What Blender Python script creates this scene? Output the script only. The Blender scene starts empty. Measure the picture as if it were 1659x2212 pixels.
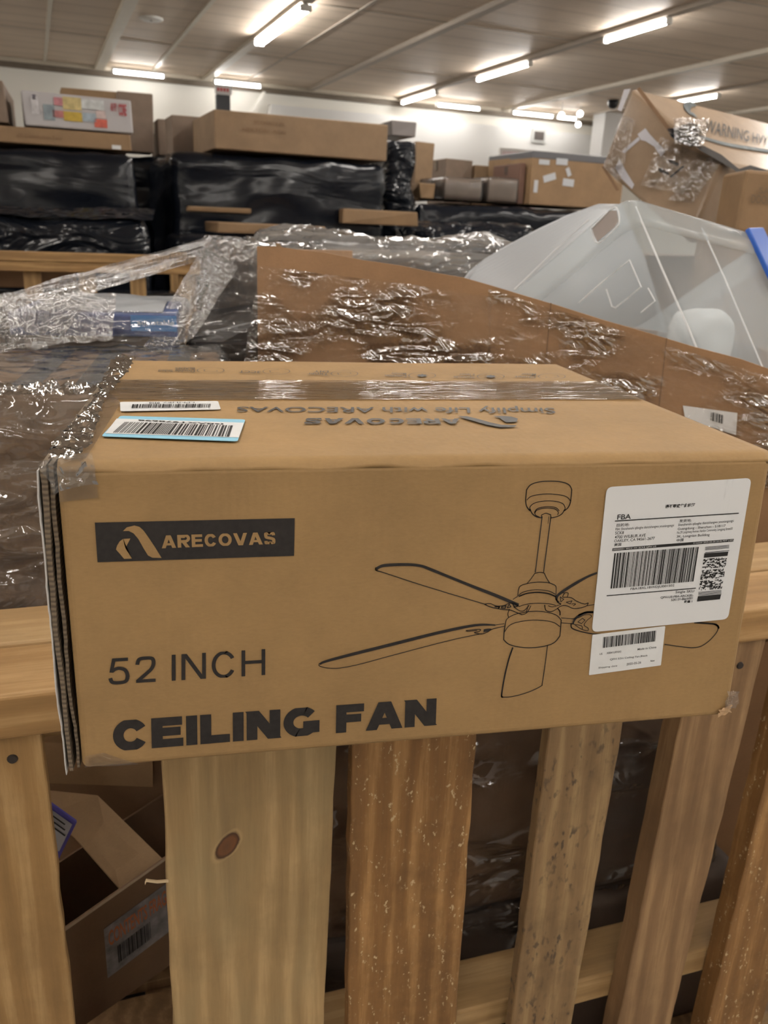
import bpy, bmesh, math, random
from mathutils import Vector, Matrix, noise
random.seed(7)
S = bpy.context.scene
COL = S.collection
# ---------------------------------------------------------------- camera
Z0 = 1.14                      # height of the crate rail the fan carton rests on
F_PX = 1796.37
YAW, PITCH, ROLL = 0.210734, 0.325556, 0.0410527
CAMP = Vector((0.119154, -0.646528, 0.454308 + Z0))
fw = Vector((math.sin(YAW)*math.cos(PITCH), math.cos(YAW)*math.cos(PITCH), -math.sin(PITCH)))
rt0 = Vector((math.cos(YAW), -math.sin(YAW), 0)); up0 = rt0.cross(fw)
rt = rt0*math.cos(ROLL) + up0*math.sin(ROLL); up = -rt0*math.sin(ROLL) + up0*math.cos(ROLL)
cd = bpy.data.cameras.new('camera'); cam = bpy.data.objects.new('camera', cd); COL.objects.link(cam)
M = Matrix((rt, up, -fw)).transposed().to_4x4(); M.translation = CAMP; cam.matrix_world = M
cd.sensor_fit = 'HORIZONTAL'; cd.sensor_width = 36; cd.lens = F_PX/1659*36
cd.clip_start = 0.02; cd.clip_end = 100
cd.dof.use_dof = True; cd.dof.focus_distance = 0.78; cd.dof.aperture_fstop = 14
S.camera = cam
# ---------------------------------------------------------------- light level
w = bpy.data.worlds.new('world'); S.world = w; w.use_nodes = True
w.node_tree.nodes['Background'].inputs[0].default_value = (0.9, 0.93, 1, 1)
w.node_tree.nodes['Background'].inputs[1].default_value = 0.0
S.view_settings.view_transform = 'Standard'; S.view_settings.look = 'None'
S.view_settings.exposure = 0.0; S.view_settings.gamma = 1; S.view_settings.use_curve_mapping = False
TUBE = 44.0                    # radiance of a fluorescent tube
TUBE_COL = (1.0, 0.96, 0.905)
S.cycles.max_bounces = 10; S.cycles.transparent_max_bounces = 24
S.cycles.sample_clamp_indirect = 6

# ---------------------------------------------------------------- helpers
def ray(px, py): return fw + rt*((px-829.5)/F_PX) - up*((py-1106)/F_PX)
def PY(px, py, y): d = ray(px, py); return CAMP + d*((y-CAMP.y)/d.y)
def PZ(px, py, z): d = ray(px, py); return CAMP + d*((z-CAMP.z)/d.z)
class Frame:
    def __init__(s, deg, o=(0, 0, 0)):
        a = math.radians(deg); s.a = a; s.o = Vector(o)
        s.U = Vector((math.cos(a), math.sin(a), 0)); s.V = Vector((-math.sin(a), math.cos(a), 0))
        s.M = Matrix.Translation(s.o) @ Matrix.Rotation(a, 4, 'Z')
    def at(s, px, py, v):
        d = ray(px, py); t = (v-(CAMP-s.o).dot(s.V))/d.dot(s.V); return CAMP+d*t
    def uv(s, p): q = p-s.o; return q.dot(s.U), q.dot(s.V), p.z
ROOM = Frame(10.5)
CR = Frame(6.2, (-0.097, 0.139, 0))
WM = {}
def put(o, M, parent=None):
    COL.objects.link(o)
    WM[o.name] = M.copy()
    if parent: o.parent = parent; o.matrix_parent_inverse = Matrix(); o.matrix_local = WM[parent.name].inverted() @ M
    else: o.matrix_world = M
    return o
def tag(o, label=None, cat=None, group=None, kind=None):
    if label: o['label'] = label
    if cat: o['category'] = cat
    if group: o['group'] = group
    if kind: o['kind'] = kind
    return o
def empty(name, M, label, cat, group=None):
    if not isinstance(M, Matrix): M = Matrix.Translation(Vector(M))
    o = bpy.data.objects.new(name, None); o.empty_display_size = 0.05
    put(o, M); return tag(o, label, cat, group)
def mesh(name, vs, fs, mat, parent=None, M=None, world=True, smooth=False):
    """vs in world coordinates (world=True) or in the frame M / parent's frame"""
    if M is None: M = WM[parent.name] if parent else Matrix.Translation(base_of(vs) if world else (0, 0, 0))
    if world: Mi = M.inverted(); vs = [Mi @ Vector(v) for v in vs]
    me = bpy.data.meshes.new(name); me.from_pydata([tuple(v) for v in vs], [], fs); me.update()
    if mat: me.materials.append(mat)
    if smooth: me.polygons.foreach_set('use_smooth', [True]*len(me.polygons))
    return put(bpy.data.objects.new(name, me), M, parent)
def base_of(vs):
    n = len(vs); return Vector((sum(v[0] for v in vs)/n, sum(v[1] for v in vs)/n, min(v[2] for v in vs)))
HEXF = [(0, 3, 2, 1), (4, 5, 6, 7), (0, 1, 5, 4), (1, 2, 6, 5), (2, 3, 7, 6), (3, 0, 4, 7)]
def hexa(pts, bev=0.0, seg=2, sub=0):
    """8 corners: bottom 4 (ccw) + top 4 -> verts, faces with bevelled edges"""
    bm = bmesh.new(); v = [bm.verts.new(p) for p in pts]
    for f in HEXF: bm.faces.new([v[i] for i in f])
    if bev: bmesh.ops.bevel(bm, geom=bm.edges[:], offset=bev, segments=seg, profile=0.5, affect='EDGES')
    bmesh.ops.recalc_face_normals(bm, faces=bm.faces[:])
    bm.verts.index_update()
    r = [x.co.copy() for x in bm.verts], [tuple(x.index for x in f.verts) for f in bm.faces]
    bm.free(); return r
def boxpts(x0, x1, y0, y1, z0, z1):
    return [Vector(p) for p in ((x0, y0, z0), (x1, y0, z0), (x1, y1, z0), (x0, y1, z0), (x0, y0, z1), (x1, y0, z1), (x1, y1, z1), (x0, y1, z1))]
def box(name, b, mat, parent=None, M=None, bev=0.002, world=False, jit=0, seg=2):
    p = boxpts(*b)
    if jit: p = [q+Vector((random.uniform(-jit, jit), random.uniform(-jit, jit), random.uniform(-jit, jit)*.5 if q.z > b[4]+1e-6 else 0)) for q in p]
    v, f = hexa(p, bev, seg); return mesh(name, v, f, mat, parent, M, world)
class MB:
    def __init__(s): s.v = []; s.f = []
    def add(s, vs, fs): n = len(s.v); s.v += [Vector(x) for x in vs]; s.f += [tuple(i+n for i in f) for f in fs]
    def hex(s, pts, bev=0): s.add(*hexa(pts, bev))
    def quad(s, a, b, c, d): s.add([a, b, c, d], [(0, 1, 2, 3)])
    def build(s, name, mat, parent=None, M=None, world=True, smooth=False): return mesh(name, s.v, s.f, mat, parent, M, world, smooth)

# ---------------------------------------------------------------- materials
MATS = {}
def nt(name):
    m = bpy.data.materials.new(name); m.use_nodes = True; t = m.node_tree
    return m, t, t.nodes['Principled BSDF']
def N(t, typ, **kw):
    n = t.nodes.new(typ)
    for k, v in kw.items():
        if k.startswith('i_'): n.inputs[k[2:].replace('_', ' ')].default_value = v
        else: setattr(n, k, v)
    return n
def coords(t, scale=(1, 1, 1), rot=(0, 0, 0), loc=(0, 0, 0)):
    c = N(t, 'ShaderNodeTexCoord'); m = N(t, 'ShaderNodeMapping'); m.inputs['Scale'].default_value = scale
    m.inputs['Rotation'].default_value = rot; m.inputs['Location'].default_value = loc
    t.links.new(c.outputs['Object'], m.inputs[0]); return m.outputs[0]
def noise_n(t, vec, scale, detail=4, rough=.55, dist=0):
    n = N(t, 'ShaderNodeTexNoise'); n.inputs['Scale'].default_value = scale; n.inputs['Detail'].default_value = detail
    n.inputs['Roughness'].default_value = rough; n.inputs['Distortion'].default_value = dist; t.links.new(vec, n.inputs['Vector']); return n.outputs['Fac']
def ramp(t, fac, stops):
    r = N(t, 'ShaderNodeValToRGB'); e = r.color_ramp.elements
    while len(e) < len(stops): e.new(0.5)
    for k, (p, c) in enumerate(stops):
        e[k].position = p; e[k].color = (*c, 1) if len(c) == 3 else c
    t.links.new(fac, r.inputs[0]); return r.outputs['Color']
def mixc(t, fac, a, b, mode='MIX'):
    n = N(t, 'ShaderNodeMix', data_type='RGBA', blend_type=mode)
    for s, x in ((n.inputs[0], fac), (n.inputs[6], a), (n.inputs[7], b)):
        if isinstance(x, (int, float)): s.default_value = x
        elif isinstance(x, tuple): s.default_value = (*x, 1)
        else: t.links.new(x, s)
    return n.outputs[2]
def math_n(t, op, a, b=0.0, clamp=False):
    n = N(t, 'ShaderNodeMath', operation=op, use_clamp=clamp)
    for s, x in ((n.inputs[0], a), (n.inputs[1], b)):
        if isinstance(x, (int, float)): s.default_value = x
        else: t.links.new(x, s)
    return n.outputs[0]
def bump(t, h, strength=.3, dist=.01, prev=None):
    b = N(t, 'ShaderNodeBump'); b.inputs['Strength'].default_value = strength; b.inputs['Distance'].default_value = dist
    t.links.new(h, b.inputs['Height'])
    if prev: t.links.new(prev, b.inputs['Normal'])
    return b.outputs['Normal']
def plain(name, col, rough=.5, metal=0, coat=0, var=0.0, vs=30):
    if name in MATS: return MATS[name]
    m, t, p = nt(name); p.inputs['Roughness'].default_value = rough; p.inputs['Metallic'].default_value = metal
    p.inputs['Coat Weight'].default_value = coat
    if var:
        n = noise_n(t, coords(t), vs)
        t.links.new(ramp(t, n, [(.3, tuple(c*(1-var) for c in col)), (.7, tuple(min(1, c*(1+var)) for c in col))]), p.inputs['Base Color'])
    else: p.inputs['Base Color'].default_value = (*col, 1)
    MATS[name] = m; return m
def cardboard(name, col=(.40, .255, .125), rough=.7, flute='Z', scale=1.0, gloss=0.0):
    if name in MATS: return MATS[name]
    m, t, p = nt(name)
    v = coords(t); a = noise_n(t, v, 9*scale, 5, .6); b = noise_n(t, coords(t, (1, 1, 3), (.3, .2, .6)), 160*scale, 3, .7)
    d = tuple(c*.80 for c in col); l = tuple(c*1.16 for c in col)
    c1 = ramp(t, a, [(.3, d), (.72, l)])
    c2 = mixc(t, .35, c1, ramp(t, b, [(.25, tuple(c*.8 for c in col)), (.75, tuple(c*1.15 for c in col))]))
    t.links.new(c2, p.inputs['Base Color']); p.inputs['Roughness'].default_value = rough
    p.inputs['Coat Weight'].default_value = gloss; p.inputs['Coat Roughness'].default_value = .15
    wv = N(t, 'ShaderNodeTexWave', bands_direction='X'); wv.inputs['Scale'].default_value = 45*scale
    wv.inputs['Distortion'].default_value = .6; t.links.new(v, wv.inputs['Vector'])
    n1 = bump(t, wv.outputs['Fac'], .025, .002); n2 = bump(t, noise_n(t, v, 14*scale, 5), .35, .006, n1)
    t.links.new(n2, p.inputs['Normal']); MATS[name] = m; return m
def wood(name, light, dark, axis='Z', stain=.35, knot=None, specks=0, seed=0.0, green=None, dots=0):
    m, t, p = nt(name)
    s = {'Z': (1, 1, .06), 'X': (.06, 1, 1)}[axis]
    v = coords(t, s, loc=(seed, seed*.7, seed*.3)); vf = coords(t, loc=(seed*2, 0, seed))
    a = noise_n(t, v, 60, 6, .65, .3); wv = N(t, 'ShaderNodeTexWave', bands_direction='X' if axis == 'Z' else 'Z')
    wv.inputs['Scale'].default_value = 9; wv.inputs['Distortion'].default_value = 9; wv.inputs['Detail'].default_value = 3
    wv.inputs['Detail Scale'].default_value = 1.2; t.links.new(coords(t, {'Z': (1, 1, .14), 'X': (.14, 1, 1)}[axis], loc=(seed, 0, seed)), wv.inputs['Vector'])
    a2 = noise_n(t, v, 220, 4, .7); g = math_n(t, 'ADD', math_n(t, 'ADD', math_n(t, 'MULTIPLY', a, .5), math_n(t, 'MULTIPLY', wv.outputs['Fac'], .2)), math_n(t, 'MULTIPLY', a2, .3))
    c = ramp(t, g, [(.32, tuple(x*.8 for x in dark)), (.5, dark), (.64, light)])
    st = noise_n(t, vf, 7, 6, .65)
    c = mixc(t, ramp(t, st, [(.47, (0, 0, 0)), (.64, (stain,)*3)]), c, tuple(x*.45 for x in dark))
    if green: c = mixc(t, ramp(t, noise_n(t, coords(t, (1, 1, .4), loc=(3, seed, 1)), 11, 4), [(.48, (0, 0, 0)), (.7, (.5, .5, .5))]), c, green)
    if dots:
        vo = N(t, 'ShaderNodeTexNoise'); vo.inputs['Scale'].default_value = 120; t.links.new(coords(t, (1, 1, .45)), vo.inputs['Vector'])
        mk = noise_n(t, vf, 12, 2)
        k = math_n(t, 'MULTIPLY', ramp(t, vo.outputs['Fac'], [(.56, (0, 0, 0)), (.66, (1, 1, 1))]), ramp(t, mk, [(.42, (0, 0, 0)), (.6, (dots,)*3)]))
        c = mixc(t, k, c, (.05, .04, .035))
    if specks:
        sp = noise_n(t, coords(t, (1, 1, .6), (0, .5, 0), loc=(seed, 0, 0)), 190, 2, .6); band = N(t, 'ShaderNodeTexWave', bands_direction='DIAGONAL')
        band.inputs['Scale'].default_value = 14; band.inputs['Distortion'].default_value = 5; t.links.new(coords(t, (1, 1, .35)), band.inputs['Vector'])
        k = math_n(t, 'MULTIPLY', ramp(t, sp, [(.62, (0, 0, 0)), (.68, (1, 1, 1))]), ramp(t, band.outputs['Fac'], [(.45, (.1,)*3), (.7, (1, 1, 1))]))
        c = mixc(t, math_n(t, 'MULTIPLY', k, .85), c, (.75, .62, .42)); 
    if knot:
        kx, kz, rx, rz = knot
        tc = N(t, 'ShaderNodeTexCoord'); sx = N(t, 'ShaderNodeSeparateXYZ'); t.links.new(tc.outputs['Object'], sx.inputs[0])
        wob = math_n(t, 'MULTIPLY', noise_n(t, tc.outputs['Object'], 40, 3), .5)
        dx0 = math_n(t, 'SUBTRACT', sx.outputs[0], kx); dz0 = math_n(t, 'SUBTRACT', sx.outputs[2], kz)
        dx = math_n(t, 'DIVIDE', math_n(t, 'SUBTRACT', dx0, math_n(t, 'MULTIPLY', dz0, .45)), rx)
        dz = math_n(t, 'DIVIDE', dz0, rz)
        r = math_n(t, 'MULTIPLY', .6, math_n(t, 'ADD', math_n(t, 'SQRT', math_n(t, 'ADD', math_n(t, 'MULTIPLY', dx, dx), math_n(t, 'MULTIPLY', dz, dz))), wob))
        kc = ramp(t, r, [(0, (.15, .07, .03)), (.55, (.22, .09, .03)), (.70, (.07, .03, .014)), (.82, light)])
        c = mixc(t, ramp(t, r, [(0, (1, 1, 1)), (.0, (1, 1, 1)), (.99, (1, 1, 1)), (1, (1, 1, 1))]), c, c)
        k = N(t, 'ShaderNodeMapRange'); k.inputs['From Min'].default_value = .92; k.inputs['From Max'].default_value = .76
        t.links.new(r, k.inputs['Value']); c = mixc(t, k.outputs[0], c, kc)
        # dark resin streak above and below the knot
        ax = math_n(t, 'ABSOLUTE', math_n(t, 'DIVIDE', math_n(t, 'ADD', dx0, math_n(t, 'MULTIPLY', wob, .01)), .006))
        st2 = N(t, 'ShaderNodeMapRange'); st2.inputs['From Min'].default_value = 2.4; st2.inputs['From Max'].default_value = .3
        st2.inputs['To Max'].default_value = .55; t.links.new(ax, st2.inputs['Value'])
        fade = N(t, 'ShaderNodeMapRange'); fade.inputs['From Min'].default_value = .16; fade.inputs['From Max'].default_value = .02
        t.links.new(math_n(t, 'ABSOLUTE', dz0), fade.inputs['Value'])
        c = mixc(t, math_n(t, 'MULTIPLY', math_n(t, 'MULTIPLY', st2.outputs[0], fade.outputs[0]), noise_n(t, v, 30, 3)), c, (.10, .07, .05))
    c = mixc(t, 1.0, c, (.79, .745, .65), 'MULTIPLY'); t.links.new(c, p.inputs['Base Color']); p.inputs['Roughness'].default_value = .62
    n1 = bump(t, a, .35, .002); n2 = bump(t, noise_n(t, vf, 60, 4), .25, .002, n1); t.links.new(n2, p.inputs['Normal'])
    MATS[name] = m; return m
def film(name, fac=.16, haze=.05, rough=.045, bscale=(18, 18, 18), rot=(0, 0, 0), bstr=.8, tint=(.97, .97, .97), dist=.01, patch=None, det=1.6):
    """clear stretch film: see-through sheet with a wrinkled glossy skin"""
    if name in MATS: return MATS[name]
    m = bpy.data.materials.new(name); m.use_nodes = True; t = m.node_tree; t.nodes.clear()
    out = N(t, 'ShaderNodeOutputMaterial'); tr = N(t, 'ShaderNodeBsdfTransparent'); tr.inputs[0].default_value = (*tint, 1)
    gl = N(t, 'ShaderNodeBsdfGlossy'); gl.inputs['Roughness'].default_value = rough; df = N(t, 'ShaderNodeBsdfDiffuse'); df.inputs[0].default_value = (.8, .8, .8, 1)
    v = coords(t, bscale, rot); h1 = noise_n(t, v, 1, det, .5, .9); vo = N(t, 'ShaderNodeTexVoronoi', feature='SMOOTH_F1'); t.links.new(v, vo.inputs['Vector']); vo.inputs['Scale'].default_value = 1.3
    h = math_n(t, 'ADD', h1, math_n(t, 'MULTIPLY', vo.outputs['Distance'], .5))
    nb = bump(t, h, bstr, dist)
    t.links.new(nb, gl.inputs['Normal'])
    lw = N(t, 'ShaderNodeLayerWeight'); lw.inputs['Blend'].default_value = .25; t.links.new(nb, lw.inputs['Normal'])
    f = math_n(t, 'ADD', math_n(t, 'MULTIPLY', lw.outputs['Fresnel'], .9), fac, True)
    if patch:      # film clings here and there (dull) and stands off elsewhere (shiny)
        pn = noise_n(t, coords(t, patch, rot), 1, 3, .5)
        f = math_n(t, 'MULTIPLY', f, ramp(t, pn, [(.44, (.06,)*3), (.54, (1, 1, 1))]))
    hz = math_n(t, 'MULTIPLY', noise_n(t, v, .6, 3), haze*1.6, True)
    m1 = N(t, 'ShaderNodeMixShader'); t.links.new(hz, m1.inputs[0]); t.links.new(tr.outputs[0], m1.inputs[1]); t.links.new(df.outputs[0], m1.inputs[2])
    m2 = N(t, 'ShaderNodeMixShader'); t.links.new(f, m2.inputs[0]); t.links.new(m1.outputs[0], m2.inputs[1]); t.links.new(gl.outputs[0], m2.inputs[2])
    t.links.new(m2.outputs[0], out.inputs[0]); MATS[name] = m; return m
def blackfilm(name, col=(.010, .012, .017), rough=.3, sc=(3, 3, 12), bs=.6):
    if name in MATS: return MATS[name]
    m, t, p = nt(name); p.inputs['Base Color'].default_value = (*col, 1); p.inputs['Roughness'].default_value = rough
    h = noise_n(t, coords(t, sc), 1.6, 2.5, .5, 1.2); t.links.new(bump(t, h, bs, .06), p.inputs['Normal'])
    p.inputs['Specular IOR Level'].default_value = .35; MATS[name] = m; return m
def milky(name, alpha=.6, col=(.82, .86, .87), rough=.3):
    if name in MATS: return MATS[name]
    m = bpy.data.materials.new(name); m.use_nodes = True; t = m.node_tree; p = t.nodes['Principled BSDF']
    p.inputs['Base Color'].default_value = (*col, 1); p.inputs['Roughness'].default_value = rough
    tl = N(t, 'ShaderNodeBsdfTranslucent'); tl.inputs[0].default_value = (*col, 1)
    tr = N(t, 'ShaderNodeBsdfTransparent'); tr.inputs[0].default_value = (.93, .95, .96, 1)
    a = N(t, 'ShaderNodeMixShader'); a.inputs[0].default_value = .35; b = N(t, 'ShaderNodeMixShader'); b.inputs[0].default_value = alpha
    t.links.new(p.outputs[0], a.inputs[1]); t.links.new(tl.outputs[0], a.inputs[2]); t.links.new(tr.outputs[0], b.inputs[1]); t.links.new(a.outputs[0], b.inputs[2])
    t.links.new(b.outputs[0], t.nodes['Material Output'].inputs[0]); MATS[name] = m; return m
def emit(name, col, s):
    if name in MATS: return MATS[name]
    m = bpy.data.materials.new(name); m.use_nodes = True; t = m.node_tree; t.nodes.clear()
    o = N(t, 'ShaderNodeOutputMaterial'); e = N(t, 'ShaderNodeEmission'); e.inputs[0].default_value = (*col, 1); e.inputs[1].default_value = s
    t.links.new(e.outputs[0], o.inputs[0]); MATS[name] = m; return m

KRAFT = cardboard('fan carton kraft', (.335, .208, .086))
KRAFT2 = cardboard('brown kraft', (.275, .182, .105)); KRAFT3 = cardboard('grey brown kraft', (.225, .165, .122))
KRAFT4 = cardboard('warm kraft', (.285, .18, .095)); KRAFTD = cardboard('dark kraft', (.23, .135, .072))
TALLK = cardboard('tall carton kraft', (.33, .19, .095), .65)
INK = plain('printing ink', (.018, .015, .014), .55, var=.3, vs=200)
INK2 = plain('label ink', (.012, .012, .012), .5)
PAPER = plain('label paper', (.78, .79, .79), .45, var=.05, vs=40)
BLUEP = plain('light blue label band', (.30, .62, .80), .45)
TAPE = film('clear packing tape', .10, .02, .05, (14, 160, 14), bstr=.5, dist=.003)
TAPEB = film('brown packing tape', .08, .10, .2, (20, 60, 20), bstr=.2, tint=(.85, .72, .55), dist=.004)
WHT = plain('white plastic tape', (.62, .62, .62), .35, coat=.2)

# ---------------------------------------------------------------- lettering and prints
def glyphs(s, bold=0.0, spacing=1.0):
    c = bpy.data.curves.new('t', 'FONT'); c.body = s; c.offset = bold; c.space_character = spacing; c.resolution_u = 4
    o = bpy.data.objects.new('t', c); COL.objects.link(o); dg = bpy.context.evaluated_depsgraph_get()
    me = o.evaluated_get(dg).to_mesh(); vs = [v.co.copy() for v in me.vertices]; fs = [tuple(p.vertices) for p in me.polygons]
    o.evaluated_get(dg).to_mesh_clear(); bpy.data.objects.remove(o); bpy.data.curves.remove(c)
    if not vs: return [], []
    x0 = min(v.x for v in vs); x1 = max(v.x for v in vs); y0 = min(v.y for v in vs); y1 = max(v.y for v in vs)
    return [((v.x-x0)/(x1-x0), (v.y-y0)/max(1e-6, y1-y0)) for v in vs], fs
def bil(q, s, t): return q[0]*(1-s)*(1-t)+q[1]*s*(1-t)+q[2]*s*t+q[3]*(1-s)*t      # q = BL BR TR TL
def add_text(mb, s, q, bold=0.0, off=Vector((0, 0, 0)), spacing=1.0):
    st, fs = glyphs(s, bold, spacing); mb.add([bil(q, a, b)+off for a, b in st], fs)
def add_bars(mb, q, off, n=60, seed=1, wmin=.3, wmax=1.0):
    rnd = random.Random(seed); x = 0; seq = []
    for _ in range(n): a = rnd.choice((1, 1, 2, 3)); b = rnd.choice((1, 1, 2)); seq.append((a, b)); x += a+b
    p = 0
    for a, b in seq:
        s0 = p/x; s1 = (p+a)/x; mb.quad(bil(q, s0, 0)+off, bil(q, s1, 0)+off, bil(q, s1, 1)+off, bil(q, s0, 1)+off); p += a+b
def smooth_line(pts, closed=False, k=5):
    if len(pts) < 3: return [Vector(p) for p in pts]
    P = [Vector(p) for p in pts]; out = []; n = len(P)
    for i in range(n-1):
        a = P[max(0, i-1)]; b = P[i]; c = P[i+1]; d = P[min(n-1, i+2)]
        for j in range(k):
            t = j/k; out.append(.5*((2*b)+(c-a)*t+(2*a-5*b+4*c-d)*t*t+(3*b-a-3*c+d)*t**3))
    out.append(P[-1]); return out
def add_ribbon(mb, pts3, w, nrm):
    n = len(pts3)
    for i in range(n-1):
        a, b = pts3[i], pts3[i+1]; d = b-a
        if d.length < 1e-6: continue
        s = d.normalized().cross(nrm)*(w/2); e = d.normalized()*(w*.25)
        mb.quad(a-s-e, a+s-e, b+s+e, b-s+e)
def z2p(ox, oy, sc):
    return lambda pts: [(ox+x/sc, oy+y/sc) for x, y in pts]

def arc(cx, cy, rx, ry, a0, a1, n=18): return [(cx+rx*math.cos(math.radians(a0+(a1-a0)*i/n)), cy+ry*math.sin(math.radians(a0+(a1-a0)*i/n))) for i in range(n+1)]
def glyph_strokes(ch, t, W):
    """centre lines of a plain sans capital, height 1, stroke t"""
    h = t/2; th = t*(.85 if t > .2 else 1); g = th/2; w = W
    if ch == 'I': return t, [([(h, 0), (h, 1)], t)]
    if ch == ' ': return w*.42, []
    if ch == 'L': w *= .86; return w, [([(h, 0), (h, 1)], t), ([(0, g), (w, g)], th)]
    if ch == 'E': w *= .9; return w, [([(h, 0), (h, 1)], t), ([(0, g), (w, g)], th), ([(0, 1-g), (w*.97, 1-g)], th), ([(0, .52), (w*.92, .52)], th)]
    if ch == 'F': w *= .86; return w, [([(h, 0), (h, 1)], t), ([(0, 1-g), (w, 1-g)], th), ([(0, .5), (w*.9, .5)], th)]
    if ch == 'H': return w, [([(h, 0), (h, 1)], t), ([(w-h, 0), (w-h, 1)], t), ([(0, .53), (w, .53)], th)]
    if ch == 'N': return w, [([(h, 0), (h, 1)], t), ([(w-h, 0), (w-h, 1)], t), ([(h*.6, 1.1), (w-h*.6, -.1)], t*1.05)]
    if ch == 'A': w *= 1.12; k = h*1.06; return w, [([(k-.06*w, -.14), (w/2+h*.12, 1.12)], t*1.02), ([(w-k+.06*w, -.14), (w/2-h*.12, 1.12)], t*1.02), ([(w*.24, .30), (w*.76, .30)], th*.85)]
    if ch == 'V': w *= 1.12; k = h*1.06; return w, [([(k-.06*w, 1.14), (w/2+h*.12, -.12)], t*1.02), ([(w-k+.06*w, 1.14), (w/2-h*.12, -.12)], t*1.02)]
    if ch == 'O': w *= 1.1; return w, [(arc(w/2, .5, w/2-h, .52-g, 0, 360, 40), (t+th)/2)]
    if ch == 'C': w *= 1.0; return w, [(arc(w/2, .5, w/2-h, .52-g, 30, 330, 36), (t+th)/2)]
    if ch == 'G': w *= 1.1; return w, [(arc(w/2, .5, w/2-h, .52-g, 40, 335, 36), (t+th)/2), ([(w-h, .10), (w-h, .52)], t), ([(w*.55, .52-g), (w, .52-g)], th)]
    if ch == 'R':
        y0 = .43; return w, [([(h, 0), (h, 1)], t), ([(0, 1-g), (w*.55, 1-g)]+arc(w*.60, (1+y0)/2+.0, w*.36-h*.4, (1-y0)/2-g*.5, 90, -90, 14)+[(w*.55, y0+g*.5), (0, y0+g*.5)], th), ([(w*.42, .55), (w-h*.7, -.12)], t)]
    if ch == 'S': w *= .95; return w, [([(p[0]*w, p[1]) for p in smooth2([(1-h/w-.0, .73), (.80, .90), (.5, 1-g-.0), (.2, .90), (h/w+.02, .73), (.22, .58), (.5, .51), (.80, .42), (1-h/w, .26), (.80, .10), (.5, g), (.2, .09), (h/w, .28)])], (t+th)/2)]
    if ch == '5': w *= .8; return w, [([(w*.17, 1-g), (w*.93, 1-g)], t), ([(w*.235, 1), (w*.10, .46)], t*.95), ([(p[0]*w, p[1]) for p in smooth2([(.12, .49), (.28, .58), (.5, .61), (.78, .53), (1-h/w, .32), (.82, .10), (.48, g-.01), (.15, .09), (.05, .25)])], t)]
    if ch == '2': w *= .8; return w, [([(p[0]*w, p[1]) for p in smooth2([(.09, .70), (.18, .90), (.5, 1-g), (.84, .90), (.90, .70), (.78, .50), (.45, .28), (.10, .06)])], t), ([(.02, g), (w, g)], th)]
    return w, []
def smooth2(pts): return [(p.x, p.y) for p in smooth_line([Vector((a, b, 0)) for a, b in pts], k=5)]
def add_caps(mb, s, q, t, W, gap, off=Vector((0, 0, 0))):
    nq = (q[1]-q[0]).cross(q[3]-q[0]).normalized(); k_ = 0; nq = nq if nq.dot(CAMP-q[0]) > 0 else -nq
    polys = []; x = 0
    for ch in s:
        w_, st = glyph_strokes(ch, t, W)
        for pts, tw in st:
            k_ = (k_+1) % 4
            P = [Vector((a, b, 0)) for a, b in pts]; n = len(P); nr = []
            for i in range(n):
                d = (P[min(i+1, n-1)]-P[max(i-1, 0)]); d1 = (P[i]-P[max(i-1, 0)]); k = 1.0
                if n > 2 and P[0] == P[-1] and i in (0, n-1): d = P[1]-P[-2]
                elif (P[0]-P[-1]).length < 1e-6 and i in (0, n-1): d = P[1]-P[-2]
                d.normalize()
                if 0 < i < n-1:
                    c = max(.5, d.dot((P[i+1]-P[i]).normalized())); k = 1/c
                nr.append(Vector((-d.y, d.x, 0))*(tw/2*k))
            for i in range(n-1):
                poly_ = [P[i]+nr[i], P[i]-nr[i], P[i+1]-nr[i+1], P[i+1]+nr[i+1]]
                for lim, sg in ((0, 1), (1, -1)):
                    out = []
                    for j in range(len(poly_)):
                        a, b = poly_[j-1], poly_[j]; ia = (a.y-lim)*sg >= (-.012 if len(pts) > 3 else 0); ib = (b.y-lim)*sg >= (-.012 if len(pts) > 3 else 0)
                        if ia != ib and abs(b.y-a.y) > 1e-9: f = (lim-a.y)/(b.y-a.y); out.append(a+(b-a)*f)
                        if ib: out.append(b)
                    poly_ = out
                    if len(poly_) < 3: break
                if len(poly_) >= 3: polys.append([Vector((p.x+x, p.y, k_)) for p in poly_])
        x += w_+(gap if ch != ' ' else 0)
    x0 = min(p.x for pl_ in polys for p in pl_); x1 = max(p.x for pl_ in polys for p in pl_)
    for pl_ in polys:
        mb.add([bil(q, (p.x-x0)/(x1-x0), p.y)+off+nq*(p.z*4e-5) for p in pl_], [tuple(range(len(pl_)))])

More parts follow.
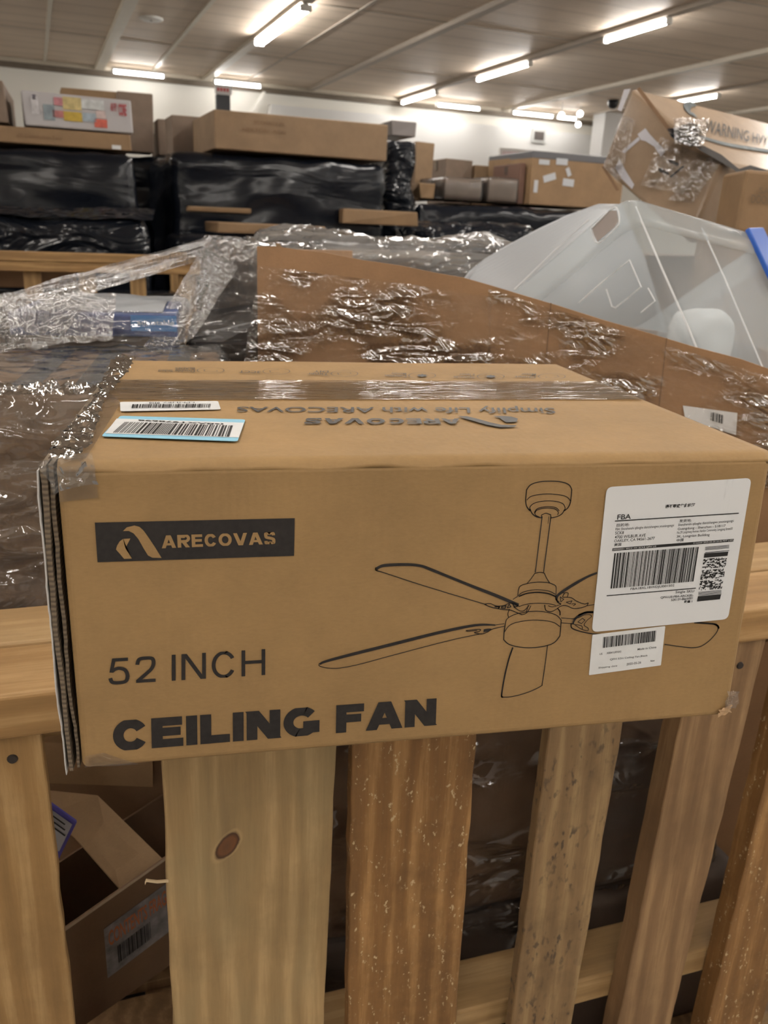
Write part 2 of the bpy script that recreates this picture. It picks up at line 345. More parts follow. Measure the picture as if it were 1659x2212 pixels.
# ---------------------------------------------------------------- wrinkled sheets and wrapped bodies
def wr(p, seed, sx=1, sy=1, ang=0):
    c, s = math.cos(ang), math.sin(ang); x, y = (p[0]*c+p[1]*s)*sx, (-p[0]*s+p[1]*c)*sy
    r = 1-abs(noise.noise(Vector((x, y, seed))))*2; r2 = 1-abs(noise.noise(Vector((x*2.3, y*2.3, seed+9))))*2
    return r*.6+r2*.4
def sheet(name, q, nu, nv, amp, mat, parent=None, M=None, seed=0.0, sx=8, sy=30, ang=0.0, bulge=0.0, lift=0.0, keep=False, edge=0.0):
    n = (q[1]-q[0]).cross(q[3]-q[0]).normalized()
    if n.dot(CAMP-q[0]) < 0 and not keep: n = -n
    Lu = (q[1]-q[0]).length; Lv = (q[3]-q[0]).length; vs = []
    for j in range(nv+1):
        for i in range(nu+1):
            s, t = i/nu, j/nv; a = s*Lu; b = t*Lv
            e = edge*(noise.noise(Vector((s*6, t*9, seed+3)))) if (i in (0, nu) or j in (0, nv)) else 0
            p = bil(q, s, t)+n*(lift+amp*wr((a, b), seed, sx, sy, ang)+bulge*math.sin(math.pi*s)*math.sin(math.pi*t))
            if e: p += (q[3]-q[0]).normalized()*e+(q[1]-q[0]).normalized()*e*.6
            vs.append(p)
    fs = [(j*(nu+1)+i, j*(nu+1)+i+1, (j+1)*(nu+1)+i+1, (j+1)*(nu+1)+i) for j in range(nv) for i in range(nu)]
    return mesh(name, vs, fs, mat, parent, M, True, True)
def rbox(w, d, h, r, res, amp, seed, fx=3., fz=9., sag=0.0):
    """rounded, lumpy box in local coordinates standing on z=0"""
    bm = bmesh.new(); W, D, H = w/2, d/2, h/2; idx = {}
    vs = []; fs = []
    def vert(p):
        k = tuple(round(c, 5) for c in p)
        if k in idx: return idx[k]
        q = Vector(p); inn = Vector((max(-W+r, min(W-r, q.x)), max(-D+r, min(D-r, q.y)), max(-H+r, min(H-r, q.z))))
        dr = (q-inn); L = dr.length; dr = dr/L if L > 1e-9 else Vector((0, 0, 1))
        nz = noise.fractal(Vector((q.x*fx+seed, q.y*fx, q.z*fz)), .8, 2, 4)+.5*(1-2*abs(noise.noise(Vector((q.x*fx*2, q.y*fx*2+seed, q.z*fz*1.7)))))
        o = inn+dr*(r+amp*nz*(0 if q.z < -H+1e-4 else 1)); o.z += H
        if dr.z > .7: o.z -= sag*(1-min(1, abs(q.x)/W))*(1-min(1, abs(q.y)/D))
        idx[k] = len(vs); vs.append(o); return idx[k]
    def face(o, a, b, na, nb):
        for i in range(na):
            for j in range(nb):
                fs.append(tuple(vert(o+a*((i+x)/na)+b*((j+y)/nb)) for x, y in ((0, 0), (1, 0), (1, 1), (0, 1))))
    nx, ny, nz_ = [max(2, int(L/res)) for L in (w, d, h)]
    X, Y, Z = Vector((w, 0, 0)), Vector((0, d, 0)), Vector((0, 0, h)); o = Vector((-W, -D, -H))
    face(o, X, Z, nx, nz_); face(o+Y+X, -X, Z, nx, nz_); face(o+Y, -Y, Z, ny, nz_); face(o+X, Y, Z, ny, nz_); face(o+Z, X, Y, nx, ny); face(o+Y, X, -Y, nx, ny)
    return vs, fs
def wrapped(name, parent, M, w, d, h, mat, r=.02, res=.03, amp=.006, seed=0., fx=3., fz=9., sag=0.):
    vs, fs = rbox(w, d, h, r, res, amp, seed, fx, fz, sag); return mesh(name, vs, fs, mat, parent, M, False, True)

# ---------------------------------------------------------------- the room
U0, U1, V0, V1, HC = -9.0, 14.5, -7.5, 14.0, 2.62+Z0
def rp(u, v, z): return ROOM.U*u+ROOM.V*v+Vector((0, 0, z))
RM = ROOM.M
def rbx(name, b, mat, kind='structure', bev=0.0):
    o = box(name, b, mat, None, RM, bev); o['kind'] = kind; return o
m, t, p = nt('concrete floor'); c = noise_n(t, coords(t), 1.2, 8, .6)
t.links.new(ramp(t, c, [(.3, (.16, .15, .14)), (.7, (.27, .26, .25))]), p.inputs['Base Color']); p.inputs['Roughness'].default_value = .4; FLOOR = m
rbx('floor', (U0, U1, V0, V1, -.1, 0), FLOOR)
# ceiling of beige panels: fine ribs parallel to the far wall, dull seams between sheets
m, t, p = nt('beige ceiling panels'); v = coords(t)
wv = N(t, 'ShaderNodeTexWave', bands_direction='Y'); wv.inputs['Scale'].default_value = .75; wv.inputs['Distortion'].default_value = .5; t.links.new(v, wv.inputs['Vector'])
wf = N(t, 'ShaderNodeTexWave', bands_direction='Y'); wf.inputs['Scale'].default_value = 5; t.links.new(v, wf.inputs['Vector'])
blot = noise_n(t, coords(t, (.5, 1.6, 1)), 1.1, 5, .6)
c = ramp(t, blot, [(.3, (.63, .51, .40)), (.7, (.76, .63, .50))]); c = mixc(t, ramp(t, wv.outputs['Fac'], [(.0, (.35,)*3), (.12, (0, 0, 0))]), c, (.44, .35, .27))
t.links.new(c, p.inputs['Base Color']); p.inputs['Roughness'].default_value = .55; t.links.new(bump(t, wf.outputs['Fac'], .5, .02), p.inputs['Normal']); CEIL = m
rbx('ceiling', (U0, U1, V0, V1, HC, HC+.1), CEIL)
WALL = plain('white painted wall', (.88, .86, .80), .7, var=.02, vs=1)
rbx('wall_back', (U0, U1, V1, V1+.1, 0, HC), WALL)
rbx('wall_front', (U0, U1, V0-.1, V0, 0, HC), WALL)
rbx('wall_left', (U0-.1, U0, V0, V1, 0, HC), WALL)
rbx('wall_right', (U1, U1+.1, V0, V1, 0, HC), WALL)
TRIMM = plain('brown cornice', (.17, .135, .10), .5, var=.1, vs=8); STRIP = plain('cream metal strip', (.66, .60, .50), .4, var=.04, vs=6)
DKSTRIP = plain('dull track', (.46, .40, .33), .5)
rbx('trim_1', (U0, U1, V1-.05, V1-.001, HC-.12, HC), TRIMM)
rbx('trim_2', (U0, U1, V1-.16, V1-.05, HC-.05, HC), STRIP)
# wide white bulkhead standing a little forward of the far wall, its lower corner edge slanting
mb = MB()
mb.hex([rp(3.4, 13.80, 1.3), rp(10.0, 13.80, 1.3), rp(10.0, 13.99, 1.3), rp(3.4, 13.99, 1.3), rp(3.75, 13.80, HC-.3), rp(10.0, 13.80, HC-.3), rp(10.0, 13.99, HC-.3), rp(3.75, 13.99, HC-.3)])
tag(mb.build('wall_panel', plain('white board', (.80, .80, .79), .6)), kind='structure')
mb = MB()
n = 3
for (u, w_, m_, h_) in ((.38, .045, STRIP, .02), (1.13, .13, STRIP, .06), (1.9, .05, STRIP, .02), (2.72, .12, STRIP, .05), (3.35, .03, DKSTRIP, .012), (4.40, .10, DKSTRIP, .05), (6.02, .10, DKSTRIP, .05), (8.05, .11, STRIP, .05), (9.55, .05, DKSTRIP, .03), (-.9, .04, STRIP, .02), (-2.6, .12, STRIP, .05), (11.3, .1, STRIP, .05)):
    rbx('trim_%d' % n, (u-w_/2, u+w_/2, V0, V1-.16, HC-h_, HC-.0005), m_); n += 1
for v_ in (2.5, 6.4, 8.6, 11.6):
    rbx('trim_%d' % n, (U0, U1, v_-.012, v_+.012, HC-.008, HC-.0005), DKSTRIP); n += 1
# light fittings
TUBEM = emit('lit tube', TUBE_COL, TUBE); TUBEW = emit('lit wall tube', TUBE_COL, TUBE*.7); BAT = plain('white batten', (.75, .73, .69), .4)
def fitting(u0, u1, v0, v1, z, label, along='v', group='ceiling tube lights', hang=True, double=False):
    L = (v1-v0) if along == 'v' else (u1-u0); M = RM @ Matrix.Translation(((u0+u1)/2, (v0+v1)/2, z)) @ (Matrix.Rotation(math.pi/2, 4, 'Z') if along == 'v' else Matrix())
    e = empty('tube_light', M, label, 'ceiling light', group)
    box('batten', (-L/2, L/2, -.028, .028, .035, HC-z-.051 if along == 'v' else HC-z-.0505), BAT, e, None, .004)
    offs = (-.03, .03) if double else (0,)
    segs = [(-L/2+.02, L/2-.02)] if L < 1.0 else [(-L/2+.02, -.012), (.012, L/2-.02)]
    for o_ in offs:
        for a, b in segs:
            vs, fs = [], []
            for i in range(9):
                for k in range(10):
                    x = a+(b-a)*i/8; th = 2*math.pi*k/10; vs.append((x, o_+.024*math.cos(th), .008+.024*math.sin(th)))
            for i in range(8):
                for k in range(10): fs.append((i*10+k, i*10+(k+1) % 10, (i+1)*10+(k+1) % 10, (i+1)*10+k))
            fs += [tuple(range(9, -1, -1)), tuple(range(80, 90))]
            mesh('tube', vs, fs, TUBEM if along == 'v' else TUBEW, e, None, False, True)
        box('end_cap', (-L/2-.015, -L/2+.02, o_-.03, o_+.03, -.02, .04), BAT, e, None, .004); box('end_cap', (L/2-.02, L/2+.015, o_-.03, o_+.03, -.02, .04), BAT, e, None, .004)
zt = HC-.10
fitting(2.68, 2.76, 8.45, 10.4, zt, 'long lit tube light in the row at the top centre, cut by the top edge', double=True)
fitting(5.98, 6.06, 12.40, 13.75, zt, 'lit tube light at the far end of the long slanting row, nearest the white wall')
fitting(5.98, 6.06, 9.62, 11.03, zt, 'middle lit double tube light of the long slanting row')
fitting(5.98, 6.06, 7.0, 8.05, zt, 'lit tube light of the slanting row nearest the upper right corner')
fitting(9.48, 9.56, 10.1, 11.1, zt, 'lit tube light just above the torn tilted carton')
for k, (u0, u1, lb) in enumerate(((1.30, 2.06, 'leftmost short tube light along the white wall'), (2.80, 3.55, 'short tube light on the wall line above the dark post'), (6.62, 7.45, 'tube light on the wall line right of the long slanting row'), (8.10, 8.95, 'tube light on the wall line left of the white column'), (9.02, 9.45, 'shortest tube light touching the white column'))):
    fitting(u0*.985, u1*.985, 13.40, 13.48, HC-.12, lb, 'u', 'tube lights along the far wall')
for (u, vs_) in ((2.72, (5.2, 2.0, -1.2, -4.4)), (6.02, (4.0, .6, -2.8, -6.0)), (-.9, (1.2, -2.0, -5.2)), (-2.6, (9.5, 6.0)), (-5.6, (10.5, 6.0, 2.0, -2.4, -6.0)), (9.52, (5.0, 1.0, -3.0)), (12.5, (9.0, 3.0, -3.0))):
    for v_ in vs_: fitting(u-.04, u+.04, v_-1.15, v_+1.15, zt, 'ceiling tube light out of the photo, over the aisle', double=True)
# white column, wall bulbs, framed picture, poster board, post with sign, disc
rbx('column', (9.62, 9.98, 13.0, 13.36, 0, HC-.0005), plain('white column paint', (.72, .72, .72), .5)); 
def disc(name, u, v, z, r, h, mat, label, cat, group=None, dome=False):
    bm = bmesh.new(); vs, fs = [], []
    rings = [(r, 0), (r, -h*.5), (r*.85, -h*.9), (r*.5, -h), (0.02, -h)] if not dome else [(r, 0), (r*.98, -h*.4), (r*.8, -h*.75), (r*.45, -h*.95), (.005, -h)]
    for rr, zz in rings:
        for k in range(24): vs.append((rr*math.cos(k*math.pi/12), rr*math.sin(k*math.pi/12), zz))
    for i in range(len(rings)-1):
        for k in range(24): fs.append((i*24+k, (i+1)*24+k, (i+1)*24+(k+1) % 24, i*24+(k+1) % 24))
    fs.append(tuple(range(23, -1, -1))); fs.append(tuple(range((len(rings)-1)*24, len(rings)*24)))
    return tag(mesh(name, vs, fs, mat, None, RM @ Matrix.Translation((u, v, z)), False, True), label, cat, group)
disc('ceiling_speaker', 1.44, 10.2, HC-.001, .13, .03, plain('white grille', (.8, .78, .74), .5), 'round white disc set in the ceiling at the upper left', 'ceiling speaker')
disc('dome_camera', 8.97, 11.9, HC-.001, .09, .13, plain('black dome', (.012, .012, .014), .15), 'small black dome camera under the ceiling beside the torn tilted carton', 'security camera', dome=True)
def P_room(px, py, v): return ROOM.at(px, py, v)
for (px, py, lb) in ((1213, 249, 'small round lit bulb just left of the white column'), (1253, 246, 'upper small round lit bulb right of the white column'), (1249, 269, 'lower small round lit bulb right of the white column')):
    q = P_room(px, py, 13.62 if py > 260 else 12.6); vs, fs = rbox(.10, .10, .10, .049, .02, 0, 0)
    top = 0 
    e = empty('bulb_light', Matrix.Translation(q), lb, 'light bulb', 'round bulbs by the column')
    mesh('bulb', [v+Vector((0, 0, -.05)) for v in vs], fs, emit('lit bulb', TUBE_COL, 8), e, None, False, True)
    box('cord', (-.004, .004, -.004, .004, .045, HC-q.z), BAT, e, None, 0)
def flat(name, px0, py0, px1, py1, v, th, mat, label, cat, frame=None):
    a = P_room(px0, (py0+py1)/2, v); b = P_room(px1, (py0+py1)/2, v); c = P_room((px0+px1)/2, py0, v); d = P_room((px0+px1)/2, py1, v)
    w_ = (b-a).length; h_ = c.z-d.z; M = Matrix.Translation((a+b)/2*1.0) @ Matrix.Rotation(ROOM.a, 4, 'Z'); M.translation.z = d.z
    return w_, h_, M
w_, h_, Mx = flat('', 1150, 279, 1179, 308, 13.76, 0, None, '', '')
e = empty('wall_picture', Mx, 'small dark picture in a pale frame hanging on the white wall', 'picture')
box('frame', (-w_/2, w_/2, 0, .03, 0, h_), plain('pale frame', (.55, .56, .55), .5), e); box('picture', (-w_/2+.04, w_/2-.04, -.006, .001, .04, h_-.04), plain('dark print', (.10, .085, .08), .3), e, None, .001)
w_, h_, Mx = flat('', 1077, 321, 1165, 420, 13.2, 0, None, '', '')
Mx.translation.z = 0; hh = P_room(1120, 322, 13.2).z
e = empty('notice_board', Mx, 'pale pink poster board standing before the white wall behind the cartons', 'board')
box('board', (-w_/2, w_/2, 0, .05, 0, hh), plain('board edge', (.6, .58, .56), .6), e); box('poster', (-w_/2+.04, w_/2-.04, -.006, .001, hh-1.0, hh-.05), plain('pink poster', (.60, .48, .49), .5, var=.2, vs=5), e, None, .001)
e = empty('post_sign', RM @ Matrix.Translation((2.72, 12.6, 0)), 'dark post with a small red and white sign above the long carton', 'sign post')
q = P_room(477, 205, 12.6).z; q2 = P_room(477, 190, 12.6).z
box('post', (-.10, .10, -.05, .05, 0, q), plain('dark slate', (.06, .065, .075), .5), e, None, .01)
box('sign', (-.12, .12, -.06, -.03, q+.002, q2+.03), plain('sign white', (.75, .74, .73), .4), e, None, .004)
mb = MB()
for k in range(4): mb.hex(boxpts(-.09+k*.045, -.06+k*.045, -.0625, -.0605, q+.04, q+.085))
mb.build('sign_mark', plain('sign red', (.6, .05, .06), .5), e, None, False)
# plaster edge on the wall (slanting pipe left of the bulkhead)
a = P_room(543, 242, 13.74); b = P_room(571, 198, 13.74)
mb = MB(); sd = ROOM.U*.025; dp = ROOM.V*.03
mb.hex([a-sd, a+sd, a+sd+dp, a-sd+dp, b-sd, b+sd, b+sd+dp, b-sd+dp]); tag(mb.build('trim_%d' % n, WALL), kind='structure')

# ---------------------------------------------------------------- far goods
BF = blackfilm('black stretch film', (.006, .008, .013), .22, (.9, .9, 3), .28); BF2 = blackfilm('black stretch film glossy', (.009, .011, .016), .12, (2, 2, 5), 1.0)
BF3 = blackfilm('dark grey film', (.05, .05, .052), .3, (3, 3, 6), .8)
def mpos(x0, x1, ytop, ybot, V, fr=ROOM, z0=None, z1=None):
    ym = (ytop+(ybot if ybot else ytop))/2
    a = fr.at(x0, ym, V); b = fr.at(x1, ym, V); ua, _, _ = fr.uv(a); ub, _, _ = fr.uv(b)
    xm = (x0+x1)/2
    if z1 is None: z1 = fr.at(xm, ytop, V).z
    if z0 is None: z0 = fr.at(xm, ybot, V).z
    return ua, ub, z0, z1
def fr_matrix(ua, ub, V, d, z0, fr=ROOM, rz=0):
    return fr.M @ Matrix.Translation(((ua+ub)/2, V+d/2, z0)) @ Matrix.Rotation(math.radians(rz), 4, 'Z')
def carton(label, x0, x1, ytop, ybot, V, d, mat=KRAFT2, z0=None, z1=None, rz=0, group=None, tape=True, cat='cardboard box', name='cardboard_box', jit=.006, fr=ROOM, lean=0):
    ua, ub, za, zb = mpos(x0, x1, ytop, ybot, V, fr, z0, z1); W_ = ub-ua; H_ = zb-za
    M = fr_matrix(ua, ub, V, d, za, fr, rz)
    if lean: M = M @ Matrix.Rotation(math.radians(lean), 4, 'Y')
    e = empty(name, M, label, cat, group)
    box('carton_body', (-W_/2, W_/2, -d/2, d/2, 0, H_), mat, e, None, .008, jit=jit)
    if tape:
        mb = MB(); mb.hex(boxpts(-W_/2+.01, W_/2-.01, -.028, .028, H_+.0005, H_+.0025)); mb.build('packing_tape', TAPEB, e, None, False)
        mb = MB(); mb.hex(boxpts(-W_/2-.0035, -W_/2-.001, -.028, .028, H_-.09, H_-.01)); mb.build('packing_tape', TAPEB, e, None, False)
    e['_w'] = W_; e['_h'] = H_; e['_d'] = d
    return e
def sticker(e, s0, t0, s1, t1, mat=PAPER, rot=0, name='label', th=.002):
    W_, H_, d = e['_w'], e['_h'], e['_d']; x0, x1 = -W_/2+s0*W_, -W_/2+s1*W_; z0, z1 = t0*H_, t1*H_
    c = Vector(((x0+x1)/2, -d/2-.0075, (z0+z1)/2)); R_ = Matrix.Rotation(rot, 4, 'Y'); vs, fs = hexa(boxpts(-(x1-x0)/2, (x1-x0)/2, -th/2, th/2, -(z1-z0)/2, (z1-z0)/2))
    return mesh(name, [R_ @ v+c for v in vs], fs, mat, e, None, False)
def face_text(e, s, s0, t0, s1, t1, mat=INK, bold=.01):
    W_, H_, d = e['_w'], e['_h'], e['_d']; q = [Vector((-W_/2+a*W_, -d/2-.0085, b*H_)) for a, b in ((s0, t0), (s1, t0), (s1, t1), (s0, t1))]
    mb = MB(); add_text(mb, s, q, bold); return mb.build('lettering', mat, e, None, False)
def load(label, x0, x1, ytop, V, d, mat=BF, z1=None, rz=0, r=.05, amp=.03, res=.05, seed=0, group=None, z0=.15, sag=0):
    ua, ub, _, zb = mpos(x0, x1, ytop, ytop, V, ROOM, 0, z1); W_ = ub-ua
    M = fr_matrix(ua, ub, V, d, 0, ROOM, rz); e = empty('wrapped_pallet', M, label, 'wrapped pallet', group)
    vs, fs = rbox(W_, d, zb-z0, r, res, amp, seed, 2.2, 7, sag); mesh('stretch_wrap', [v+Vector((0, 0, z0)) for v in vs], fs, mat, e, None, False, True)
    PW = MATS.get('pallet wood') or wood('pallet wood', (.45, .31, .17), (.27, .17, .08), 'X')
    mb = MB()
    for k in range(3): mb.hex(boxpts(-W_/2, W_/2, -d/2+k*(d-.1)/2, -d/2+k*(d-.1)/2+.1, 0, .02)); mb.hex(boxpts(-W_/2, W_/2, -d/2+k*(d-.1)/2, -d/2+k*(d-.1)/2+.1, .125, .148))
    for k in range(3):
        for j in range(3): mb.hex(boxpts(-W_/2+k*(W_-.1)/2, -W_/2+k*(W_-.1)/2+.1, -d/2+j*(d-.1)/2, -d/2+j*(d-.1)/2+.1, .021, .124))
    mb.build('pallet', PW, e, None, False); e['_w'] = W_; e['_h'] = zb; e['_d'] = d
    return e, zb
G1 = 'cartons stacked on the far pallets'
# left pallet
A, zA = load('tall black-wrapped pallet at far left under the printed white carton', -260, 288, 318, 4.9, 1.1, BF, seed=1.3, amp=.02)
A2, _ = load('lower glossy black-wrapped pallet in front of the far left stack', -320, 318, 460, 4.36, .42, BF2, seed=5.1, r=.07, amp=.03)
sheet('sagging_film', [ROOM.at(-30, 466, 4.36), ROOM.at(330, 480, 4.36), ROOM.at(335, 455, 4.5), ROOM.at(-30, 450, 4.5)], 60, 6, .02, BF2, A2, seed=4, sx=3, sy=20)
c1 = carton('long flat brown carton on the far left pallet, tiny print on its front', -130, 283, 276, 318, 4.97, .7, KRAFT4, z0=zA+.03, group=G1, tape=False)
face_text(c1, 'eTl Distribution Tool', .385, .36, .62, .58, KRAFTD); sticker(c1, .89, .05, .94, .3)
c2 = carton('white carton printed with bright product pictures on the far left stack', 50, 284, 201, 275, 4.98, .5, plain('white printed board', (.50, .48, .49), .45), z0=None, group=G1, tape=False)
c2.matrix_world.translation.z = zA+.03+c1['_h']+.010; WM[c2.name] = c2.matrix_world.copy()
for (s0, t0, s1, t1, col) in ((.07, .35, .14, .85, (.62, .6, .62)), (.18, .2, .28, .65, (.24, .29, .32)), (.26, .3, .36, .5, (.45, .16, .16)), (.28, .65, .36, .88, (.55, .22, .25)), (.36, .22, .53, .5, (.55, .38, .05)), (.36, .55, .53, .92, (.62, .5, .22)), (.53, .25, .66, .5, (.35, .42, .48)), (.53, .62, .74, .9, (.6, .62, .62)), (.64, .1, .76, .35, (.6, .12, .08)), (.66, .38, .75, .6, (.62, .5, .48)), (.09, .75, .12, .9, (.12, .10, .14))):
    sticker(c2, s0, t0, s1, t1, plain('print %s' % str(col), col, .4, var=.25, vs=30), name='printed_picture')
RED = plain('red print', (.42, .05, .06), .5)
face_text(c2, 'AIR FRY', .80, .62, .86, .86, RED, .03); face_text(c2, 'CORE', .875, .5, .95, .86, RED, .04)
c3 = carton('brown carton at the far left edge of the photo beside the printed white one', -70, 22, 186, 276, 4.98, .8, KRAFT3, z0=None, group=G1, rz=-3); c3.matrix_world.translation.z = zA+.045+c1['_h']; WM[c3.name] = c3.matrix_world.copy()
D, zD = load('dark wrapped pallet in the gap behind the two tall black stacks', 120, 420, 338, 6.5, 1.2, BF, seed=8)
carton('wide brown carton behind the printed white carton', 137, 262, 194, 338, 6.76, .28, KRAFT4, z0=zD+.035, group=G1)
carton('tall grey-brown carton right of the printed white one', 258, 332, 200, 338, 6.46, .25, KRAFT3, z0=zD+.035, group=G1, rz=0)
carton('grey-brown carton with open flap left of the long carton', 342, 460, 262, 338, 6.62, .40, KRAFT3, z0=zD+.035, group=G1)
# centre pallet
B, zB = load('tall black-wrapped pallet in the centre under the long brown carton', 372, 836, 342, 5.25, 1.15, BF, seed=2.2, amp=.022)
cB = carton('long brown carton with faint two-line print on the centre pallet', 462, 838, 252, 352, 5.24, .75, KRAFT2, z0=zB+.03, tape=False, group=G1, rz=.6)
face_text(cB, 'ECOHACE PR', .215, .70, .385, .80, KRAFTD); face_text(cB, 'NEKTORI  AGG', .15, .50, .39, .60, KRAFTD)
q = carton('low brown carton with raised flap left of the long carton', 372, 458, 252, 340, 6.03, .28, KRAFT3, z0=zB+.03, group=G1, rz=0)
B2, zB2 = load('narrow black-wrapped pallet right of the long brown carton', 842, 902, 304, 5.9, .8, BF2, seed=6, amp=.03, r=.06)
carton('small grey wrapped carton standing on the narrow black pallet', 846, 899, 262, 304, 5.93, .4, plain('grey wrapped board', (.19, .17, .165), .35), z0=zB2+.035, group=G1)
LW, zL = load('low black-wrapped pallet before the centre stack', 380, 905, 520, 4.6, .5, BF, seed=9, amp=.02)
carton('plain brown carton half-buried before the centre black pallet', 470, 704, 484, 530, 4.62, .42, KRAFT4, z0=zL+.03, group=G1, tape=False)
carton('brown carton corner showing through the torn black film at centre right', 745, 902, 457, 486, 5.14, .08, KRAFT4, z0=None, z1=None, group=G1, tape=False, jit=.02)
carton('thin brown board showing through a tear of the centre black film', 405, 540, 448, 459, 5.20, .03, KRAFT4, group=G1, tape=False, jit=.012)
# right of centre
R1, zR1 = load('low black-wrapped pallet under the right-hand cartons', 905, 1330, 452, 6.0, 1.5, BF, seed=3, amp=.03)
R2, zR2 = load('glossy black-wrapped pallet low before the right-hand cartons', 915, 1160, 492, 5.2, .55, BF2, seed=13, amp=.05, r=.08)
carton('brown crumpled carton with a grey sticker right of the black stacks', 898, 936, 306, 446, 6.62, .45, KRAFT2, z0=zR1+.05, group=G1, jit=.015)
carton('leaning brown carton low beside the narrow black pallet', 906, 940, 398, 450, 6.15, .2, KRAFT4, z0=zR1+.05, group=G1, jit=.03)
carton('flat brown carton behind the wrapped pair, tape on its front', 962, 1020, 345, 446, 7.0, .45, KRAFT3, z0=zR1+.05, group=G1, jit=.02)
q = carton('brown carton with a grey sticker behind the wrapped pair', 1024, 1112, 360, 446, 7.0, .5, KRAFT2, z0=zR1+.05, group=G1); sticker(q, .68, .75, .95, .97, plain('grey sticker', (.35, .38, .4), .5))
FW = film('thin far film', .05, .05, .2, (14, 14, 4), bstr=.5)
for (a, b, lb) in ((960, 1040, 'left of the two dull wrapped cartons near the poster board'), (1056, 1116, 'right of the two dull wrapped cartons near the poster board')):
    q = carton(lb, a, b, 386, 452, 6.1, .5, KRAFT3, z0=zR1+.05, group=G1)
    wrapped('stretch_wrap', q, None, q['_w']+.02, .52, q['_h']+.01, FW, .015, .04, .003, a)
q = carton('large brown carton with scattered white stickers and dark lid tape', 1146, 1345, 342, 466, 6.15, .8, KRAFT4, z0=zR1+.05, group=G1, tape=False)
for (s0, t0, s1, t1, r_) in ((.06, .82, .17, .92, 0), (.24, .84, .36, .97, 0), (.36, .62, .40, .80, -.5), (.12, .50, .25, .64, -.3), (.33, .42, .45, .57, .05), (.03, .25, .07, .50, 0)): sticker(q, s0, t0, s1, t1, plain('white sticker', (.55, .57, .6), .5), r_)
box('lid_band', (-q['_w']/2-.004, q['_w']/2+.004, -.404, .404, q['_h']-.03, q['_h']+.035), plain('grey film band', (.11, .11, .12), .35), q, None, .01)
carton('narrow dark red-brown carton left of the stickered carton', 1121, 1131, 352, 460, 6.22, .5, plain('red brown board', (.16, .085, .06), .6), z0=zR1+.05, group=G1)

# far slatted crate behind (its top rail crosses the left of the photo)
CF = Frame(8.0)
ua, ub, _, zr = mpos(-200, 432, 553, 553, 3.6, CF, 0)
zr = CF.at(200, 548, 3.6).z
e = empty('wooden_crate', CF.M @ Matrix.Translation((ua, 3.6, 0)), 'far slatted wooden crate with a pine top rail in front of the black pallets', 'crate')
PWL = wood('far pine', (.52, .34, .16), (.38, .23, .10), 'X', .15); PWZ = wood('far pine upright', (.52, .35, .17), (.38, .24, .11), 'Z', .15)
L_ = ub-ua; z_ = zr-.04
box('top_rail', (-.2, L_, 0, .09, zr-.04, zr), PWL, e, None, .003); box('top_rail', (-.2, L_, 0.005, .04, zr-.085, zr-.0405), PWL, e, None, .003)
for (a, b) in ((-150, -100), (-60, -15), (52, 90), (170, 208), (281, 315), (386, 422)):
    x0 = CF.uv(CF.at(a, 610, 3.65))[0]-ua; x1 = CF.uv(CF.at(b, 610, 3.65))[0]-ua; box('slat', (x0, x1, .042, .06, .12, zr-.041), PWZ, e, None, .002)
box('bottom_rail', (-.2, L_, .061, .10, .12, .21), PWL, e, None, .003); box('pallet_base', (-.2, L_, .0, .62, 0, .118), PWL, e, None, .003)
box('back_rail', (-.2, L_, .58, .62, .5, .59), PWL, e, None, .003); box('corner_post', (-.2, -.11, .53, .575, .12, zr), PWZ, e, None, .003); box('corner_post', (L_-.09, L_, .53, .575, .12, zr), PWZ, e, None, .003)
e2, _ = load('dark wrapped goods inside the far slatted crate', -230, 425, 600, 3.75, .55, BF, seed=21, z0=.2, r=.04, amp=.015) if False else (None, 0)
ge = empty('wrapped_bundle', CF.M @ Matrix.Translation(((ua+ub)/2, 3.92, .12)), 'dark wrapped bundle seen between the slats of the far crate', 'wrapped bundle')
wrapped('black_film', ge, None, L_-.1, .40, zr-.32, BF, .04, .05, .015, 31.)
e = carton('brown carton on top of the dark bundle inside the far crate', -60, 165, 574, 612, 3.76, .3, KRAFTD, z0=.12+zr-.32+.03, z1=zr-.05, fr=CF, tape=False)

# ---------------------------------------------------------------- near crate
a = CR.a; CM = CR.M
S1W = wood('yellow pine slat', (.56, .38, .19), (.42, .26, .11), 'Z', .35, seed=1.0)
S2W = wood('pale pine slat with knot', (.60, .44, .24), (.47, .33, .17), 'Z', .3, knot=(.218-.25, .898, .0135, .019), seed=2.0, green=(.38, .32, .19))
S3W = wood('speckled orange slat', (.50, .29, .12), (.31, .165, .06), 'Z', .5, specks=1, seed=3.0)
S4W = wood('stained slat', (.46, .33, .18), (.32, .21, .11), 'Z', .5, seed=4.0, dots=.75)
S5W = wood('red-brown slat', (.44, .29, .16), (.31, .19, .10), 'Z', .3, seed=5.0)
RW = wood('pine rail', (.58, .41, .22), (.47, .31, .15), 'X', .15, seed=6.0); RW2 = wood('warm pine rail', (.60, .40, .20), (.46, .28, .12), 'X', .15, seed=7.0)
crate = empty('wooden_crate', CM, 'near slatted pine crate whose top rail carries the fan carton', 'crate')
box('top_rail', (-1.0, 2.45, 0, .1085, Z0-.052, Z0), RW2, crate, None, .005, seg=3, jit=.001)
box('top_rail', (-1.0, 2.45, .1095, .208, Z0-.050, Z0+.002), RW, crate, None, .005, seg=3, jit=.001)
NAIL = plain('rusty nail', (.06, .05, .045), .5, .6)
